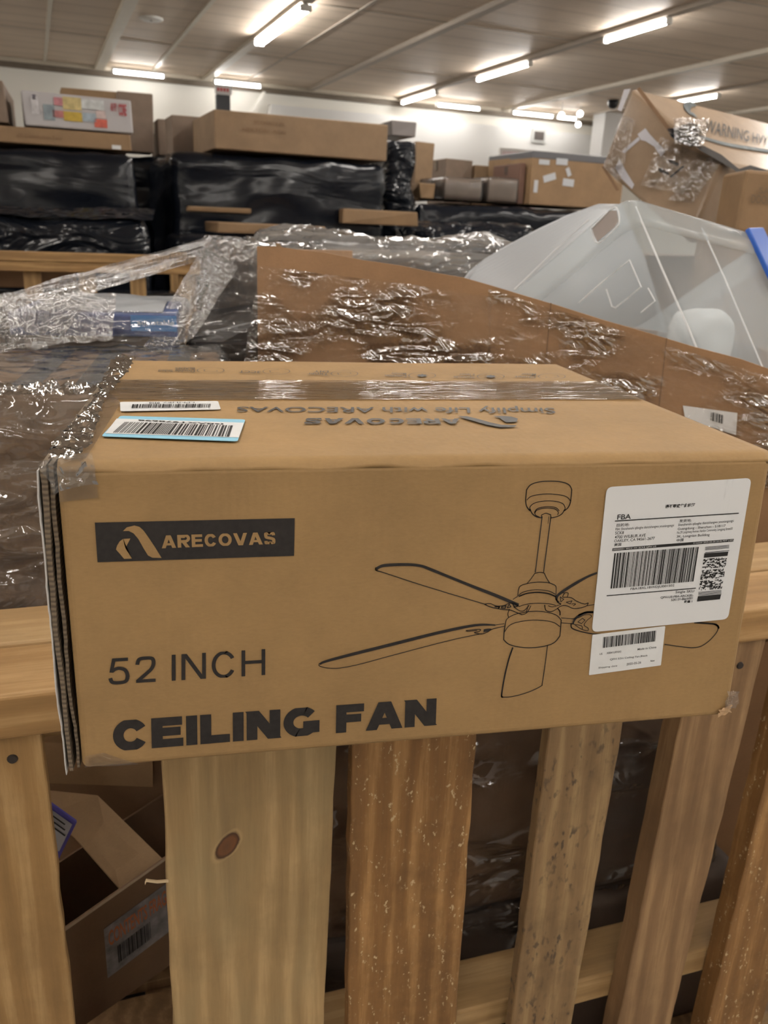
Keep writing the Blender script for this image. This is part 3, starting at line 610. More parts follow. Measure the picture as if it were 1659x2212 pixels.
def slat(x0t, x1t, x0b, x1b, mat, ztop=Z0-.053, v0=.012, th=.018):
    mb = MB(); n = 26; zb = .13; rnd = random.Random(int(x0t*1000)); vs = []
    rows = []
    for i in range(n+1):
        f = i/n; z = zb+(ztop-zb)*f; g = (ztop-z)/.5
        xl = x0t+(x0b-x0t)*g+rnd.uniform(-.0012, .0012); xr = x1t+(x1b-x1t)*g+rnd.uniform(-.0012, .0012)
        rows.append((xl, xr, z))
    for xl, xr, z in rows: vs += [Vector((xl+.0015, v0, z)), Vector((xr-.0015, v0, z)), Vector((xr, v0+.0015, z)), Vector((xr, v0+th, z)), Vector((xl, v0+th, z)), Vector((xl, v0+.0015, z))]
    fs = [(i*6+k, i*6+(k+1) % 6, (i+1)*6+(k+1) % 6, (i+1)*6+k) for i in range(n) for k in range(6)]
    fs += [tuple(range(5, -1, -1)), tuple(range(n*6, n*6+6))]
    c = (x0t+x1t)/2
    # slat keeps its own object frame so its grain follows the board
    M = CM @ Matrix.Translation((c, 0, 0)); o = mesh('slat', [v-Vector((c, 0, 0)) for v in vs], fs, mat, crate, M, False); return o
slat(-.62, -.50, -.62, -.50, S4W); slat(-.35, -.22, -.35, -.22, S2W); 
slat(-.10, .033, -.10, .035, S1W); slat(.153, .354, .148, .344, S2W); slat(.370, .533, .377, .540, S3W); slat(.638, .752, .634, .741, S4W)
slat(.846, .962, .830, .938, S5W, th=.035); slat(1.020, 1.14, 1.010, 1.13, S3W, th=.035); slat(1.24, 1.36, 1.24, 1.36, S1W); slat(1.46, 1.58, 1.46, 1.58, S5W); slat(1.70, 1.82, 1.70, 1.82, S4W); slat(1.94, 2.06, 1.94, 2.06, S1W)
box('lower_rail', (-1.0, 2.45, .05, .139, Z0-.705, Z0-.655+.0), RW, crate, None, .004)
box('inner_rail', (-1.0, 2.45, .11, .15, Z0-.125, Z0-.053), RW, crate, None, .003)
box('bottom_rail', (-1.0, 2.45, .05, .09, .14, .23), RW, crate, None, .003)
box('back_rail', (-1.0, 2.45, 1.90, 1.94, .5, .59), RW, crate, None, .003)
for x in (-.99, 2.35): box('corner_post', (x, x+.09, 1.81, 1.898, .13, Z0-.2), RW, crate, None, .003); box('side_rail', (x, x+.04, .21, 1.80, .6, .69), RW, crate, None, .003); box('corner_post', (x, x+.09, .151, .20, .13, Z0-.053), RW, crate, None, .003)
mb = MB()
for k in range(14): mb.hex(boxpts(-1.0, 2.45, .012+k*.137, .012+k*.137+.11, .105, .128), .002)
for k in range(4): mb.hex(boxpts(-1.0+k*1.11, -1.0+k*1.11+.1, .012, 1.89, 0, .104), .002)
mb.build('pallet_deck', S5W, crate, None, False)
for (px, py) in ((27, 1639), (1598, 1437)):
    q = CR.at(px, py, .012); u, v_, z = CR.uv(q); vs = []; fs = []
    for k in range(14): vs.append((u+.0055*math.cos(k*math.pi/7), .0118, z+.0055*math.sin(k*math.pi/7)))
    for k in range(14): vs.append((u+.0045*math.cos(k*math.pi/7), .0098, z+.0045*math.sin(k*math.pi/7)))
    fs = [(k, (k+1) % 14, 14+(k+1) % 14, 14+k) for k in range(14)]+[tuple(range(14, 28))]
    mesh('nail', vs, fs, NAIL, crate, None, False)
# splinter on the edge of the knotty slat
q = [CR.at(x, y, .008) for x, y in ((364, 1904), (340, 1906), (316, 1903), (313, 1910))]
mb = MB(); 
for i in range(3): d_ = Vector((0, 0, .0016)); e_ = CR.V*.002; a_, b_ = q[i], q[i+1]; mb.hex([a_-d_, b_-d_, b_-d_+e_, a_-d_+e_, a_+d_, b_+d_, b_+d_+e_, a_+d_+e_])
mb.build('splinter', plain('raw wood splinter', (.6, .46, .28), .8), crate)

# ---------------------------------------------------------------- the fan carton
HT = .2778; W = .62; DD = .5165; ZT = Z0+HT
ftl = PY(118, 1000, 0); ftr = PY(1672, 977, 0); fbl = PY(177, 1671, 0); fbr = PY(1574, 1550, 0)
btl = PZ(262, 775, ZT); btr = PZ(1203, 787, ZT); yB = (btl.y+btr.y)/2
fan = empty('ceiling_fan_box', (W/2, DD/2, Z0), 'large brown ceiling fan carton resting on the near crate rail, line-drawn fan on its front', 'cardboard box')
zb = Z0+.0022
pts = [Vector((fbl.x, 0, zb)), Vector((fbr.x, 0, zb)), Vector((fbr.x+.002, yB, zb)), Vector((btl.x+.004, yB, zb)),
       Vector((ftl.x, 0, ZT-.004)), Vector((ftr.x, 0, ZT-.004)), Vector((btr.x, yB, ZT-.004)), Vector((btl.x, yB, ZT-.004))]
v, f = hexa(pts, .0065, 4); body = mesh('carton_body', v, f, KRAFT, fan, smooth=False)
# top flaps, meeting at the taped seam
ys = PZ(720, 843, ZT).y
def lerp(a, b, t): return a+(b-a)*t
def xl(y): return lerp(ftl.x, btl.x, y/yB)
def xr(y): return lerp(ftr.x, btr.x, y/yB)
def flap(y0, y1, sag=0.0, droop0=False, droop1=False):
    nx, ny = 90, 24; vs = []; 
    def top(x, y, s, t):
        z = ZT+.0008*noise.noise(Vector((x*7, y*7, 1)))+sag*math.sin(math.pi*t)
        # scuffed, rounded fold line at the front
        dd = y-y0 if droop0 else 1; 
        if dd < .009: z -= (.009-dd)**2/.009*.75*(1+.5*noise.noise(Vector((x*22, 0, 4))))
        dd = y1-y if droop1 else 1
        if dd < .006: z -= (.006-dd)**2/.006*.7
        return z
    for lay in (0, 1):
        for j in range(ny+1):
            t = j/ny; t = t*t if droop0 else t; t = 1-(1-t)**2 if droop1 else t
            y = lerp(y0, y1, t)
            for i in range(nx+1):
                s = i/nx; x = lerp(xl(y)+.001, xr(y)-.001, s); z = top(x, y, s, t); vs.append(Vector((x, y, z if lay == 0 else ZT-.0042-max(0, ZT-z)*1.0)))
    o = (nx+1)*(ny+1); fs = []
    for j in range(ny):
        for i in range(nx):
            a_ = j*(nx+1)+i; fs.append((a_, a_+1, a_+nx+2, a_+nx+1)); fs.append((a_+o+nx+1, a_+o+nx+2, a_+o+1, a_+o))
    for i in range(nx): fs.append((i+1, i, i+o, i+1+o)); b_ = ny*(nx+1)+i; fs.append((b_, b_+1, b_+1+o, b_+o))
    for j in range(ny): c_ = j*(nx+1); fs.append((c_, c_+nx+1, c_+nx+1+o, c_+o)); c_ += nx; fs.append((c_+nx+1, c_, c_+o, c_+nx+1+o))
    return mesh('top_flap', vs, fs, KRAFT, fan, smooth=True)
flap(.0004, ys-.0022, .0, droop0=True); flap(ys+.0022, yB-.0006, 0, droop1=True)
# tape along the seam, wrinkled; folded ends
zt_ = ZT+.0012
hw = (PZ(720, 824, ZT).y-PZ(720, 866, ZT).y)/2; yc = (PZ(720, 824, ZT).y+PZ(720, 866, ZT).y)/2
sheet('packing_tape', [Vector((xl(yc-hw)+.001, yc-hw, zt_)), Vector((xr(yc-hw)-.001, yc-hw, zt_)), Vector((xr(yc+hw)-.001, yc+hw, zt_)), Vector((xl(yc+hw)+.001, yc+hw, zt_))], 220, 30, .0007, TAPE, fan, seed=3, sx=5, sy=75, ang=.02)
# extra layers of tape / crushed film along the left edge
CRUM = film('crumpled clear film', .14, .05, .05, (45, 45, 45), bstr=1.0, dist=.006)
def crumple(name, path, width, nrow, amp, mat, parent, seed, sdir=None, updir=Vector((0, 0, 1)), n=120):
    """band of crushed film following a 3D path"""
    P = smooth_line(path, k=max(2, n//max(1, len(path)-1))); vs = []; cols = nrow+1
    for i, p_ in enumerate(P):
        d_ = (P[min(i+1, len(P)-1)]-P[max(0, i-1)]).normalized(); s_ = (sdir or updir.cross(d_).normalized())
        for k in range(cols):
            f_ = k/nrow-.5; ww = width(i/(len(P)-1)) if callable(width) else width
            q_ = p_+s_*f_*ww
            nz_ = Vector((noise.noise(q_*70+Vector((seed, 0, 0))), noise.noise(q_*70+Vector((0, seed, 5))), noise.noise(q_*55+Vector((3, 1, seed)))+.5*noise.noise(q_*160)))
            edge_ = 1.0-.4*abs(f_*2)
            q_ = q_+Vector((nz_.x*amp*.7, nz_.y*amp*.7, abs(nz_.z)*amp*edge_*1.6 if updir.z > .5 else 0))+(updir*nz_.z*amp if updir.z <= .5 else Vector((0, 0, 0)))
            vs.append(q_)
    fs = [(i*cols+k, i*cols+k+1, (i+1)*cols+k+1, (i+1)*cols+k) for i in range(len(P)-1) for k in range(nrow)]
    return mesh(name, vs, fs, mat, parent, smooth=True)
crumple('crumpled_film', [Vector((xl(y)+.006, y, ZT+.003)) for y in (-.002, .06, .13, .22, .32, .42, yB)], lambda t: .020+.007*math.sin(t*9), 12, .0055, CRUM, fan, 2.0, n=240)
crumple('crumpled_film', [Vector((xl(0)-.006, -.004, ZT-.012)), Vector((xl(0)+.012, -.005, ZT-.005)), Vector((xl(0)+.03, -.004, ZT-.004))], .026, 12, .005, CRUM, fan, 5.0, updir=Vector((0, -1, 0)), n=60)
# film draped over the left end and front corner (flat tape patch)
THIN = film('thin clear tape', .05, .04, .12, (30, 30, 30), bstr=.3, dist=.004)
sheet('clear_tape', [Vector((xl(0)+.004, .001, ZT+.0014)), PZ(185, 992, ZT+.0014), PZ(262, 870, ZT+.0014), Vector((xl(.3)+.004, .3, ZT+.0014))], 30, 30, .0006, THIN, fan, seed=6, sx=30, sy=30)
sheet('clear_tape', [PY(128, 1085, -.0008), PY(212, 1075, -.0008), PY(205, 1003, -.0008), PY(124, 1008, -.0008)], 20, 20, .0004, THIN, fan, seed=16, sx=40, sy=40)
# layered board edges at the left end
EDGE = cardboard('board edge', (.25, .17, .10), .85, scale=4); 
mCOR, t, p = nt('corrugated edge'); wv = N(t, 'ShaderNodeTexWave', bands_direction='Z'); wv.inputs['Scale'].default_value = 70; wv.inputs['Distortion'].default_value = 3; t.links.new(coords(t), wv.inputs['Vector'])
t.links.new(ramp(t, wv.outputs['Fac'], [(.2, (.11, .085, .06)), (.7, (.19, .145, .098))]), p.inputs['Base Color']); p.inputs['Roughness'].default_value = .85; t.links.new(bump(t, wv.outputs['Fac'], .25, .002), p.inputs['Normal'])
def side_layer(x_off, th, y0, seed, mat, ztop=.275, zbot=.001):
    vs = []; n = 40
    for i in range(n+1):
        f_ = i/n; z = Z0+zbot+(ztop-zbot)*f_; xb = lerp(fbl.x, ftl.x, f_); wob = .0018*noise.noise(Vector((f_*5, seed, 0)))+.0006*noise.noise(Vector((f_*30, seed, 3)))
        curve = .004*math.sin(math.pi*f_)
        x1 = xb-x_off+wob-curve*.4; x0 = x1-th*(1-.35*(1-f_))
        for x_, y_ in ((x0, y0), (x1, y0), (x1+.006, yB-.02), (x0+.006, yB-.02)): vs.append(Vector((x_, y_, z)))
    fs = [(i*4+k, i*4+(k+1) % 4, i*4+4+(k+1) % 4, i*4+4+k) for i in range(n) for k in range(4)]+[(3, 2, 1, 0), tuple(n*4+k for k in range(4))]
    return mesh('end_flap', vs, fs, mat, fan)
side_layer(.0022, .0035, .006, 1, mCOR); side_layer(.0072, .0045, .002, 2, mCOR); side_layer(.0122, .001, -.001, 4, EDGE, .272, -.0005)
# little torn bits on the right lower corner
for k, (px, py, mt) in enumerate(((1582, 1512, CRUM), (1566, 1536, plain('torn paper', (.55, .36, .2), .8)))):
    c_ = PY(px, py, -.003); vs = []; fs = []
    for j in range(7):
        for i in range(7):
            vs.append(c_+Vector(((i-3)*.0022, noise.noise(Vector((i*.9, j*.9, k*5)))*.004, (j-3)*(.0032 if k == 0 else .0014)+(0 if k == 0 else (i-3)*.001)))+Vector((noise.noise(Vector((i, j, 3)))*.003, 0, 0)))
    fs = [(j*7+i, j*7+i+1, j*7+i+8, j*7+i+7) for j in range(6) for i in range(6)]; mesh('torn_film' if k == 0 else 'torn_paper', vs, fs, mt, fan, smooth=True)
# bottom-left wrinkled tape
sheet('clear_tape', [PY(184, 1656, -.0012), PY(300, 1650, -.0012), PY(225, 1625, -.0012), PY(184, 1632, -.0012)], 20, 12, .0012, TAPE, fan, seed=12, sx=60, sy=90)

# --- printing on the front
YF = -.0007
def FP(pts): return [PY(x, y, YF) for x, y in pts]
Zn5 = z2p(90, 1080, 1659/610.); Zn3 = z2p(660, 1000, 1659/640.); Zn4 = z2p(1250, 1000, 1616/409.); Zn2 = z2p(600, 740, 1659/660.); Zn1 = z2p(90, 740, 1659/610.)
mb = MB(); q = FP(Zn5([(328, 366), (1483, 328), (1487, 107), (312, 133)])); mb.quad(*q); mb.build('logo_plate', INK, fan)
def poly(mb, pts3):
    bm = bmesh.new(); vv = [bm.verts.new(p_) for p_ in pts3]; bm.faces.new(vv); r_ = bmesh.ops.triangulate(bm, faces=bm.faces[:]); bm.verts.index_update()
    mb.add([x.co.copy() for x in bm.verts], [tuple(x.index for x in f_.verts) for f_ in bm.faces]); bm.free()
TAN = cardboard('kraft lettering', (.335, .208, .086)) 
mb = MB(); off = Vector((0, -.0004, 0))
sw1 = [(478, 228), (522, 225), (492, 283), (531, 343), (485, 345), (462, 318), (437, 290), (443, 268), (458, 243)]
sw2 = [(478, 182), (500, 160), (545, 149), (575, 157), (598, 178), (625, 215), (665, 275), (705, 340), (650, 338), (625, 325), (600, 285), (568, 228), (540, 195), (512, 181)]
for s_ in (sw1, sw2): poly(mb, [p_+off for p_ in FP(Zn5(s_))])
add_caps(mb, 'ARECOVAS', [p_+off for p_ in FP(Zn5([(706, 283), (1374, 257), (1370, 187), (702, 208)]))], .25, .86, .12); mb.build('logo_lettering', TAN, fan)
mb = MB(); add_caps(mb, '52 INCH', FP([(234, 1479), (573, 1458), (573, 1402), (234, 1423)]), .125, .80, .19); mb.build('lettering', INK, fan)
mb = MB(); add_caps(mb, 'CEILING FAN', FP([(245, 1623), (944, 1566), (946, 1508), (243, 1558)]), .33, 1.04, .09); mb.build('lettering', INK, fan)
# fan drawing
NF = Vector((0, -1, 0)); px_m = .62/1480
mb = MB()
def ln(pts, w_=1.7, cv=True, zn=Zn3, tap=None):
    P = FP(zn(pts)); P = smooth_line(P, k=6) if cv else P
    add_ribbon(mb, P, w_*px_m, NF)
def thick(top, bot):
    A_ = smooth_line(FP(Zn3(top)), k=6); B_ = smooth_line(FP(Zn3(bot)), k=6); n_ = min(len(A_), len(B_))
    for i in range(n_-1): mb.quad(B_[i], B_[i+1], A_[i+1], A_[i])
ln([(1238, 150), (1262, 122), (1310, 106), (1370, 102), (1430, 106), (1475, 122), (1491, 150)], 2)
ln([(1238, 150), (1235, 180), (1233, 212), (1238, 242), (1256, 268)], 2.2); ln([(1491, 150), (1487, 190), (1483, 222), (1470, 250), (1450, 268)], 2.2)
ln([(1240, 207), (1262, 188), (1310, 177), (1365, 174), (1430, 180), (1465, 192), (1483, 212)])
ln([(1256, 268), (1258, 245), (1285, 224), (1340, 213), (1400, 215), (1440, 228), (1453, 250), (1450, 268)])
ln([(1258, 258), (1268, 282), (1290, 300), (1320, 308)], 2); ln([(1450, 262), (1436, 285), (1410, 300), (1375, 308)], 2)
ln([(1283, 275), (1300, 255), (1350, 245), (1400, 250), (1420, 268)]); ln([(1285, 280), (1298, 263), (1345, 253), (1395, 257), (1415, 275), (1412, 290)])
ln([(1283, 275), (1288, 292), (1310, 303)], 1.5); ln([(1322, 292), (1345, 282), (1372, 290)]); ln([(1322, 290), (1320, 305)]); ln([(1372, 288), (1374, 308)])
ln([(1325, 300), (1287, 612)], 2.2, False); ln([(1374, 300), (1333, 612)], 2.2, False); ln([(1362, 300), (1358, 340)], 1, False)
ln([(1283, 620), (1300, 614), (1322, 613), (1338, 618)]); ln([(1283, 620), (1262, 650), (1240, 676)]); ln([(1338, 618), (1350, 645), (1366, 670)])
ln([(1192, 712), (1202, 690), (1240, 676), (1300, 667), (1360, 671), (1398, 686), (1404, 705)], 1.8); ln([(1192, 710), (1188, 746)]); ln([(1404, 704), (1401, 762)])
ln([(1192, 742), (1222, 722), (1290, 710), (1360, 717), (1398, 735)]); ln([(1196, 747), (1240, 731), (1300, 725), (1360, 732), (1400, 748)], 3)
ln([(1186, 748), (1162, 764)]); ln([(1196, 804), (1240, 791), (1300, 786), (1370, 790), (1400, 798)]); ln([(1400, 765), (1420, 778)])
ln([(1137, 864), (1133, 845), (1142, 818)]); ln([(1425, 852), (1424, 832), (1412, 815)], 2.5); ln([(1247, 798), (1236, 836)]); ln([(1338, 796), (1345, 826)])
ln([(1118, 905), (1130, 872), (1180, 846), (1260, 832), (1330, 833), (1400, 850), (1432, 880)], 1.8)
ln([(1115, 945), (1145, 908), (1205, 888), (1290, 880), (1380, 890), (1424, 916)]); ln([(1118, 905), (1112, 950), (1110, 990)], 2.2); ln([(1432, 880), (1428, 930), (1424, 970)], 2.2)
ln([(1110, 990), (1138, 1015), (1190, 1030), (1260, 1035), (1330, 1028), (1390, 1008), (1424, 970)], 2.2)
thick([(395, 585), (440, 566), (560, 561), (645, 569), (700, 587), (800, 628), (950, 688), (1080, 738), (1196, 788)], [(398, 602), (440, 583), (560, 577), (640, 583), (690, 601), (800, 645), (950, 706), (1080, 758), (1190, 806)])
ln([(394, 586), (392, 597), (399, 603), (440, 615), (600, 668), (800, 730), (1012, 793)], 1.9)
thick([(78, 1122), (110, 1105), (250, 1066), (500, 1003), (750, 941), (950, 902), (1062, 904)], [(82, 1132), (115, 1118), (255, 1082), (505, 1020), (755, 957), (950, 916), (1062, 912)])
ln([(78, 1122), (76, 1135), (95, 1143), (130, 1149), (190, 1149), (300, 1128), (500, 1074), (800, 996), (985, 956)], 1.7)
ln([(1160, 1035), (1135, 1110), (1112, 1210), (1098, 1298), (1103, 1312)], 3.6); ln([(1103, 1312), (1160, 1308), (1250, 1283), (1318, 1250), (1326, 1230), (1343, 1120), (1355, 1020)], 2.0)
thick([(1402, 770), (1402, 745), (1430, 718), (1500, 672), (1575, 632), (1632, 610)], [(1412, 776), (1414, 752), (1436, 732), (1502, 690), (1578, 645), (1632, 622)])
ln([(1404, 760), (1412, 780), (1430, 790)], 2.4); ln([(1578, 800), (1632, 790)])
thick([(1492, 905), (1505, 870), (1535, 846), (1575, 833), (1632, 832)], [(1500, 905), (1515, 876), (1545, 855), (1580, 843), (1632, 842)])
ln([(1487, 900), (1492, 925), (1535, 942), (1600, 956), (1659, 960)], 2.6)
ln([(990, 1362), (1060, 1367), (1150, 1374), (1186, 1390), (1195, 1412)], 4.2, zn=Zn4); ln([(1195, 1405), (1172, 1455), (1110, 1522), (1045, 1565), (980, 1577), (900, 1572), (735, 1549)], 2.2, zn=Zn4)
ln([(0, 1300), (60, 1275), (120, 1272)], 4, zn=Zn4)
# blade brackets
ln([(1003, 790), (1035, 788), (1070, 801), (1112, 798), (1140, 786), (1168, 786), (1196, 803)]); ln([(1003, 792), (1040, 808), (1100, 820), (1145, 824), (1178, 836), (1212, 850)], 2)
ln([(1165, 806), (1200, 828), (1225, 826), (1252, 798)]); ln([(1212, 850), (1240, 838), (1262, 800)]); ln([(1100, 803), (1122, 800), (1118, 814), (1098, 812), (1100, 803)], 2.5, False); ln([(1140, 790), (1150, 806), (1130, 812), (1140, 790)], 2, False); ln([(1160, 790), (1172, 806), (1188, 802)], 2)
ln([(1060, 806), (1085, 806), (1080, 815)], 2.4)
ln([(1452, 728), (1440, 750), (1462, 752), (1490, 756), (1520, 775), (1562, 790), (1582, 784), (1574, 800), (1540, 812), (1500, 815), (1462, 800), (1430, 802), (1400, 822), (1372, 833), (1345, 824), (1340, 796)], 1.8)
ln([(1426, 750), (1446, 764), (1430, 778), (1426, 750)], 1.6, False); ln([(1460, 780), (1492, 772), (1482, 790), (1460, 780)], 1.6, False); ln([(1440, 728), (1470, 728), (1466, 750)], 1.6); ln([(1500, 800), (1512, 790), (1490, 790)], 1.6); ln([(1360, 800), (1385, 806), (1430, 792)], 1.6)
ln([(1432, 868), (1500, 873)]); ln([(1432, 896), (1500, 900)]); ln([(1500, 873), (1530, 866), (1560, 852), (1592, 850), (1600, 862), (1578, 880), (1560, 908), (1582, 925), (1578, 940), (1540, 928), (1500, 900)], 1.6)
ln([(1525, 890), (1550, 870), (1565, 880), (1545, 900), (1525, 890)], 1.6, False); ln([(1510, 905), (1545, 912), (1550, 930)], 1.6)
ln([(900, 938), (975, 932), (972, 944), (946, 950), (985, 958), (1020, 946), (1048, 930), (1112, 915)], 1.8); ln([(900, 938), (910, 943), (960, 938)], 1.6); ln([(1060, 908), (1112, 900)]); thick([(998, 932), (1020, 928), (1040, 928)], [(996, 948), (1018, 944), (1040, 934)])
mb.build('fan_drawing', INK, fan)

# --- labels on the front
def label_quad(q4, name, mat, y, rad=.006, round_=True):
    P = [PY(x, yy, y) for x, yy in q4]      # BL BR TR TL
    pts = []
    if round_:
        for i in range(4):
            c_, a_, b_ = P[i], P[i-1], P[(i+1) % 4]; da = (a_-c_).normalized()*rad; db = (b_-c_).normalized()*rad
            for k in range(6): t_ = k/5; pts.append(c_+da*(1-t_)**2+db*t_**2)
    else: pts = P
    n_ = len(pts); back = [p_+Vector((0, .0004, 0)) for p_ in pts]
    return mesh(name, pts+back, [tuple(range(n_))]+[(i, (i+1) % n_, n_+(i+1) % n_, n_+i) for i in range(n_)], mat, fan)
mDL, t, p = nt('scuffed shipping label'); sc_ = noise_n(t, coords(t, (6, 6, 1.0)), 9, 4, .6); sp_ = noise_n(t, coords(t), 14, 5, .6)
kk = math_n(t, 'MULTIPLY', ramp(t, sc_, [(.60, (0, 0, 0)), (.72, (.35,)*3)]), ramp(t, sp_, [(.5, (0, 0, 0)), (.62, (1,)*3)]))
t.links.new(mixc(t, kk, (.78, .79, .80), (.30, .30, .31)), p.inputs['Base Color']); p.inputs['Roughness'].default_value = .42
SL = label_quad(Zn4([(112, 1445), (1275, 1333), (1477, 128), (240, 207)]), 'shipping_label', mDL, -.0013)
SM = label_quad(Zn4([(88, 1812), (702, 1728), (740, 1393), (118, 1468)]), 'small_label', PAPER, -.0009, .001)
YL = -.0016
mb = MB()
def LT(s, x0, y0, x1, y1, h, bold=0.0, k=.12, y=YL):
    q4 = [(x0, y0), (x1, y1), (x1+h*k, y1-h), (x0+h*k, y0-h)]; add_text(mb, s, [PY(a_, b_, y) for a_, b_ in Zn4(q4)], bold)
def LQ(q4, y=YL): mb.quad(*[PY(a_, b_, y) for a_, b_ in Zn4(q4)])
LT('请不要遮住此标签', 737, 388, 994, 374, 32, .03)
LT('FBA', 328, 484, 444, 478, 43, .012)
LQ([(308, 501), (1366, 434), (1368, 425), (310, 492)]); LQ([(286, 752), (1320, 671), (1325, 648), (290, 728)]); LQ([(238, 1138), (1000, 1073), (1002, 1065), (240, 1130)])
LT('目的地:', 323, 546, 432, 540, 28, .005); LT('FBA: Shenzhenshi qifanghe dianzishangwu youxiangongsi', 312, 584, 812, 548, 28); LT('SCK8', 310, 612, 384, 608, 26, .004)
LT('4700 WILBUR AVE', 307, 647, 570, 630, 26, .004); LT('OAKLEY, CA 94561-2677', 302, 682, 648, 657, 27, .004); LT('美国', 302, 712, 362, 708, 26, .01)
LT('发货地:', 858, 508, 962, 503, 26, .005); LT('Shenzhenshi qifanghe dianzishangwu youxiangongsi', 848, 546, 1322, 510, 28); LT('Guangdong - Shenzhen - 518117', 844, 580, 1252, 552, 27, .004)
LT('No.29 Longcheng Avenue, Nanlian Community, Longgang Street30', 838, 612, 1312, 575, 27); LT('3K, Longnian Building', 835, 645, 1116, 628, 27, .004); LT('中国', 834, 674, 893, 668, 25, .01)
add_bars(mb, [PY(a_, b_, YL) for a_, b_ in Zn4([(272, 1073), (984, 1011), (1030, 716), (305, 771)])], Vector((0, 0, 0)), 58, 11)
LT('FBA18XL1BWDJU001502', 441, 1092, 815, 1060, 26, .006); LT('Single SKU', 825, 1120, 984, 1110, 28, .006); LT('QFH-US-FBA-ARCK8S-', 698, 1162, 978, 1142, 22, .01); LT('52K131-Black001', 788, 1180, 972, 1163, 20, .01); LT('数量 1', 900, 1196, 968, 1192, 22, .03)
LQ([(1010, 1183), (1206, 1163), (1216, 1122), (1018, 1139)]); LQ([(1068, 810), (1270, 793), (1278, 757), (1074, 772)])
for k in range(4): y_ = 718+k*10.5 + (14 if k == 3 else 0); LQ([(1080, y_+5), (1284, y_-13), (1285, y_-18), (1080, y_)])
for k in range(5): y_ = 1102+k*9; LQ([(1022, y_+4), (1218, y_-14), (1218, y_-18), (1022, y_)])
rnd = random.Random(5)
for blk, (xa, ya, xb, yb, xc, yc_) in enumerate(((1052, 905, 1252, 888, 1068, 820), (1038, 998, 1238, 980, 1052, 918), (1024, 1090, 1222, 1072, 1038, 1008))):
    B_ = [PY(a_, b_, YL) for a_, b_ in Zn4([(xa, ya), (xb, yb), (xb+xc-xa, yb+yc_-ya), (xc, yc_)])]
    for j in range(9):
        i = 0
        while i < 30:
            r_ = rnd.choice((1, 1, 2, 3)); 
            if rnd.random() < .52: mb.quad(bil(B_, i/30, j/9), bil(B_, min(30, i+r_)/30, j/9), bil(B_, min(30, i+r_)/30, (j+1)/9), bil(B_, i/30, (j+1)/9))
            i += r_
mb.build('label_print', INK2, SL); mb = MB()
YS = -.0012
add_bars(mb, [PY(a_, b_, YS) for a_, b_ in Zn4([(205, 1580), (660, 1522), (668, 1430), (212, 1487)])], Vector((0, 0, 0)), 40, 21)
LT('US', 178, 1640, 202, 1637, 16, .0, y=YS); LT('X0041LRNA5', 238, 1632, 362, 1618, 17, .0, y=YS); LT('Made in China', 502, 1600, 662, 1580, 17, .006, y=YS)
LT('QFH 52in Ceiling Fan,Black', 266, 1690, 588, 1655, 20, .0, y=YS); LT('2025-05-26', 408, 1728, 532, 1712, 19, .0, y=YS); LT('New', 612, 1698, 648, 1694, 16, .006, y=YS); LT('Shipping date', 168, 1760, 328, 1742, 19, .0, y=YS)
mb.build('label_print', INK2, SM)
mb = MB()
LT('20250521 WCC HV SCK8 QFH US', 292, 748, 660, 720, 15, .0, y=YL-.0002); LT('Created: 2025-05-20 23:46 PDT (-07)', 978, 694, 1318, 668, 15, .0, y=YL-.0002)
mb.build('label_print', PAPER, SL)

# --- labels and printing on the top
ZP = ZT+.0016
def TP(pts, z=ZP): return [PZ(x, y, z) for x, y in pts]
TI = plain('grey printing ink', (.045, .042, .04), .5, var=.3, vs=200)
mb = MB(); add_text(mb, 'Simplify Life with ARECOVAS', TP([(1195, 877), (514, 875), (510, 889), (1201, 893)]), .008); mb.build('lettering', TI, fan)
mb = MB(); add_caps(mb, 'ARECOVAS', TP([(992, 904), (662, 903), (656, 915), (998, 915)]), .25, .86, .12)
poly(mb, TP(Zn2([(975, 398), (1030, 400), (1090, 415), (1150, 432), (1215, 446), (1300, 449), (1285, 457), (1205, 459), (1135, 446), (1060, 425), (1010, 410)]))); poly(mb, TP(Zn2([(1165, 398), (1225, 398), (1270, 402), (1303, 412), (1298, 430), (1240, 433), (1212, 415), (1205, 408)]))); mb.build('logo_lettering', TI, fan)
icons = ((455, 800, 'Double Sided', 'BLADES'), (597, 802, '3CCT', ''), (744, 807, 'Timer', 'DIY'), (912, 811, 'Function', 'Memory'), (1060, 813, 'Speeds', '6 Speed'), (1192, 813, 'Quiet', 'Motor'))
for k, (cx, cy, s1, s2) in enumerate(icons):
    mb = MB()
    P = TP([(cx+29*math.cos(i*math.pi/16), cy+6.5*math.sin(i*math.pi/16)) for i in range(33)]); add_ribbon(mb, P, .0009, Vector((0, 0, 1)))
    P = TP([(cx+13*math.cos(i*math.pi/6+k)*(1+.3*(i % 2)), cy+3.4*math.sin(i*math.pi/6+k)) for i in range(9)])
    if k in (3, 4): poly(mb, TP([(cx+14*math.cos(i*math.pi/8)*(1-.45*(i % 2)), cy+3.6*math.sin(i*math.pi/8)*(1-.4*(i % 2))) for i in range(16)]))
    else: add_ribbon(mb, P, .0009, Vector((0, 0, 1)))
    wd = 60 if len(s1) > 8 else 46
    add_text(mb, s1, TP([(cx-34, cy-1), (cx-34-wd*(1.3 if k == 0 else 1), cy-2), (cx-35-wd*(1.3 if k == 0 else 1), cy+3), (cx-35, cy+4)]), .004)
    if s2: add_text(mb, s2, TP([(cx-34, cy-6.5), (cx-34-wd*.7, cy-7), (cx-35-wd*.7, cy-2.5), (cx-35, cy-2)]), .004)
    mb.build('feature_icon', TI, fan)
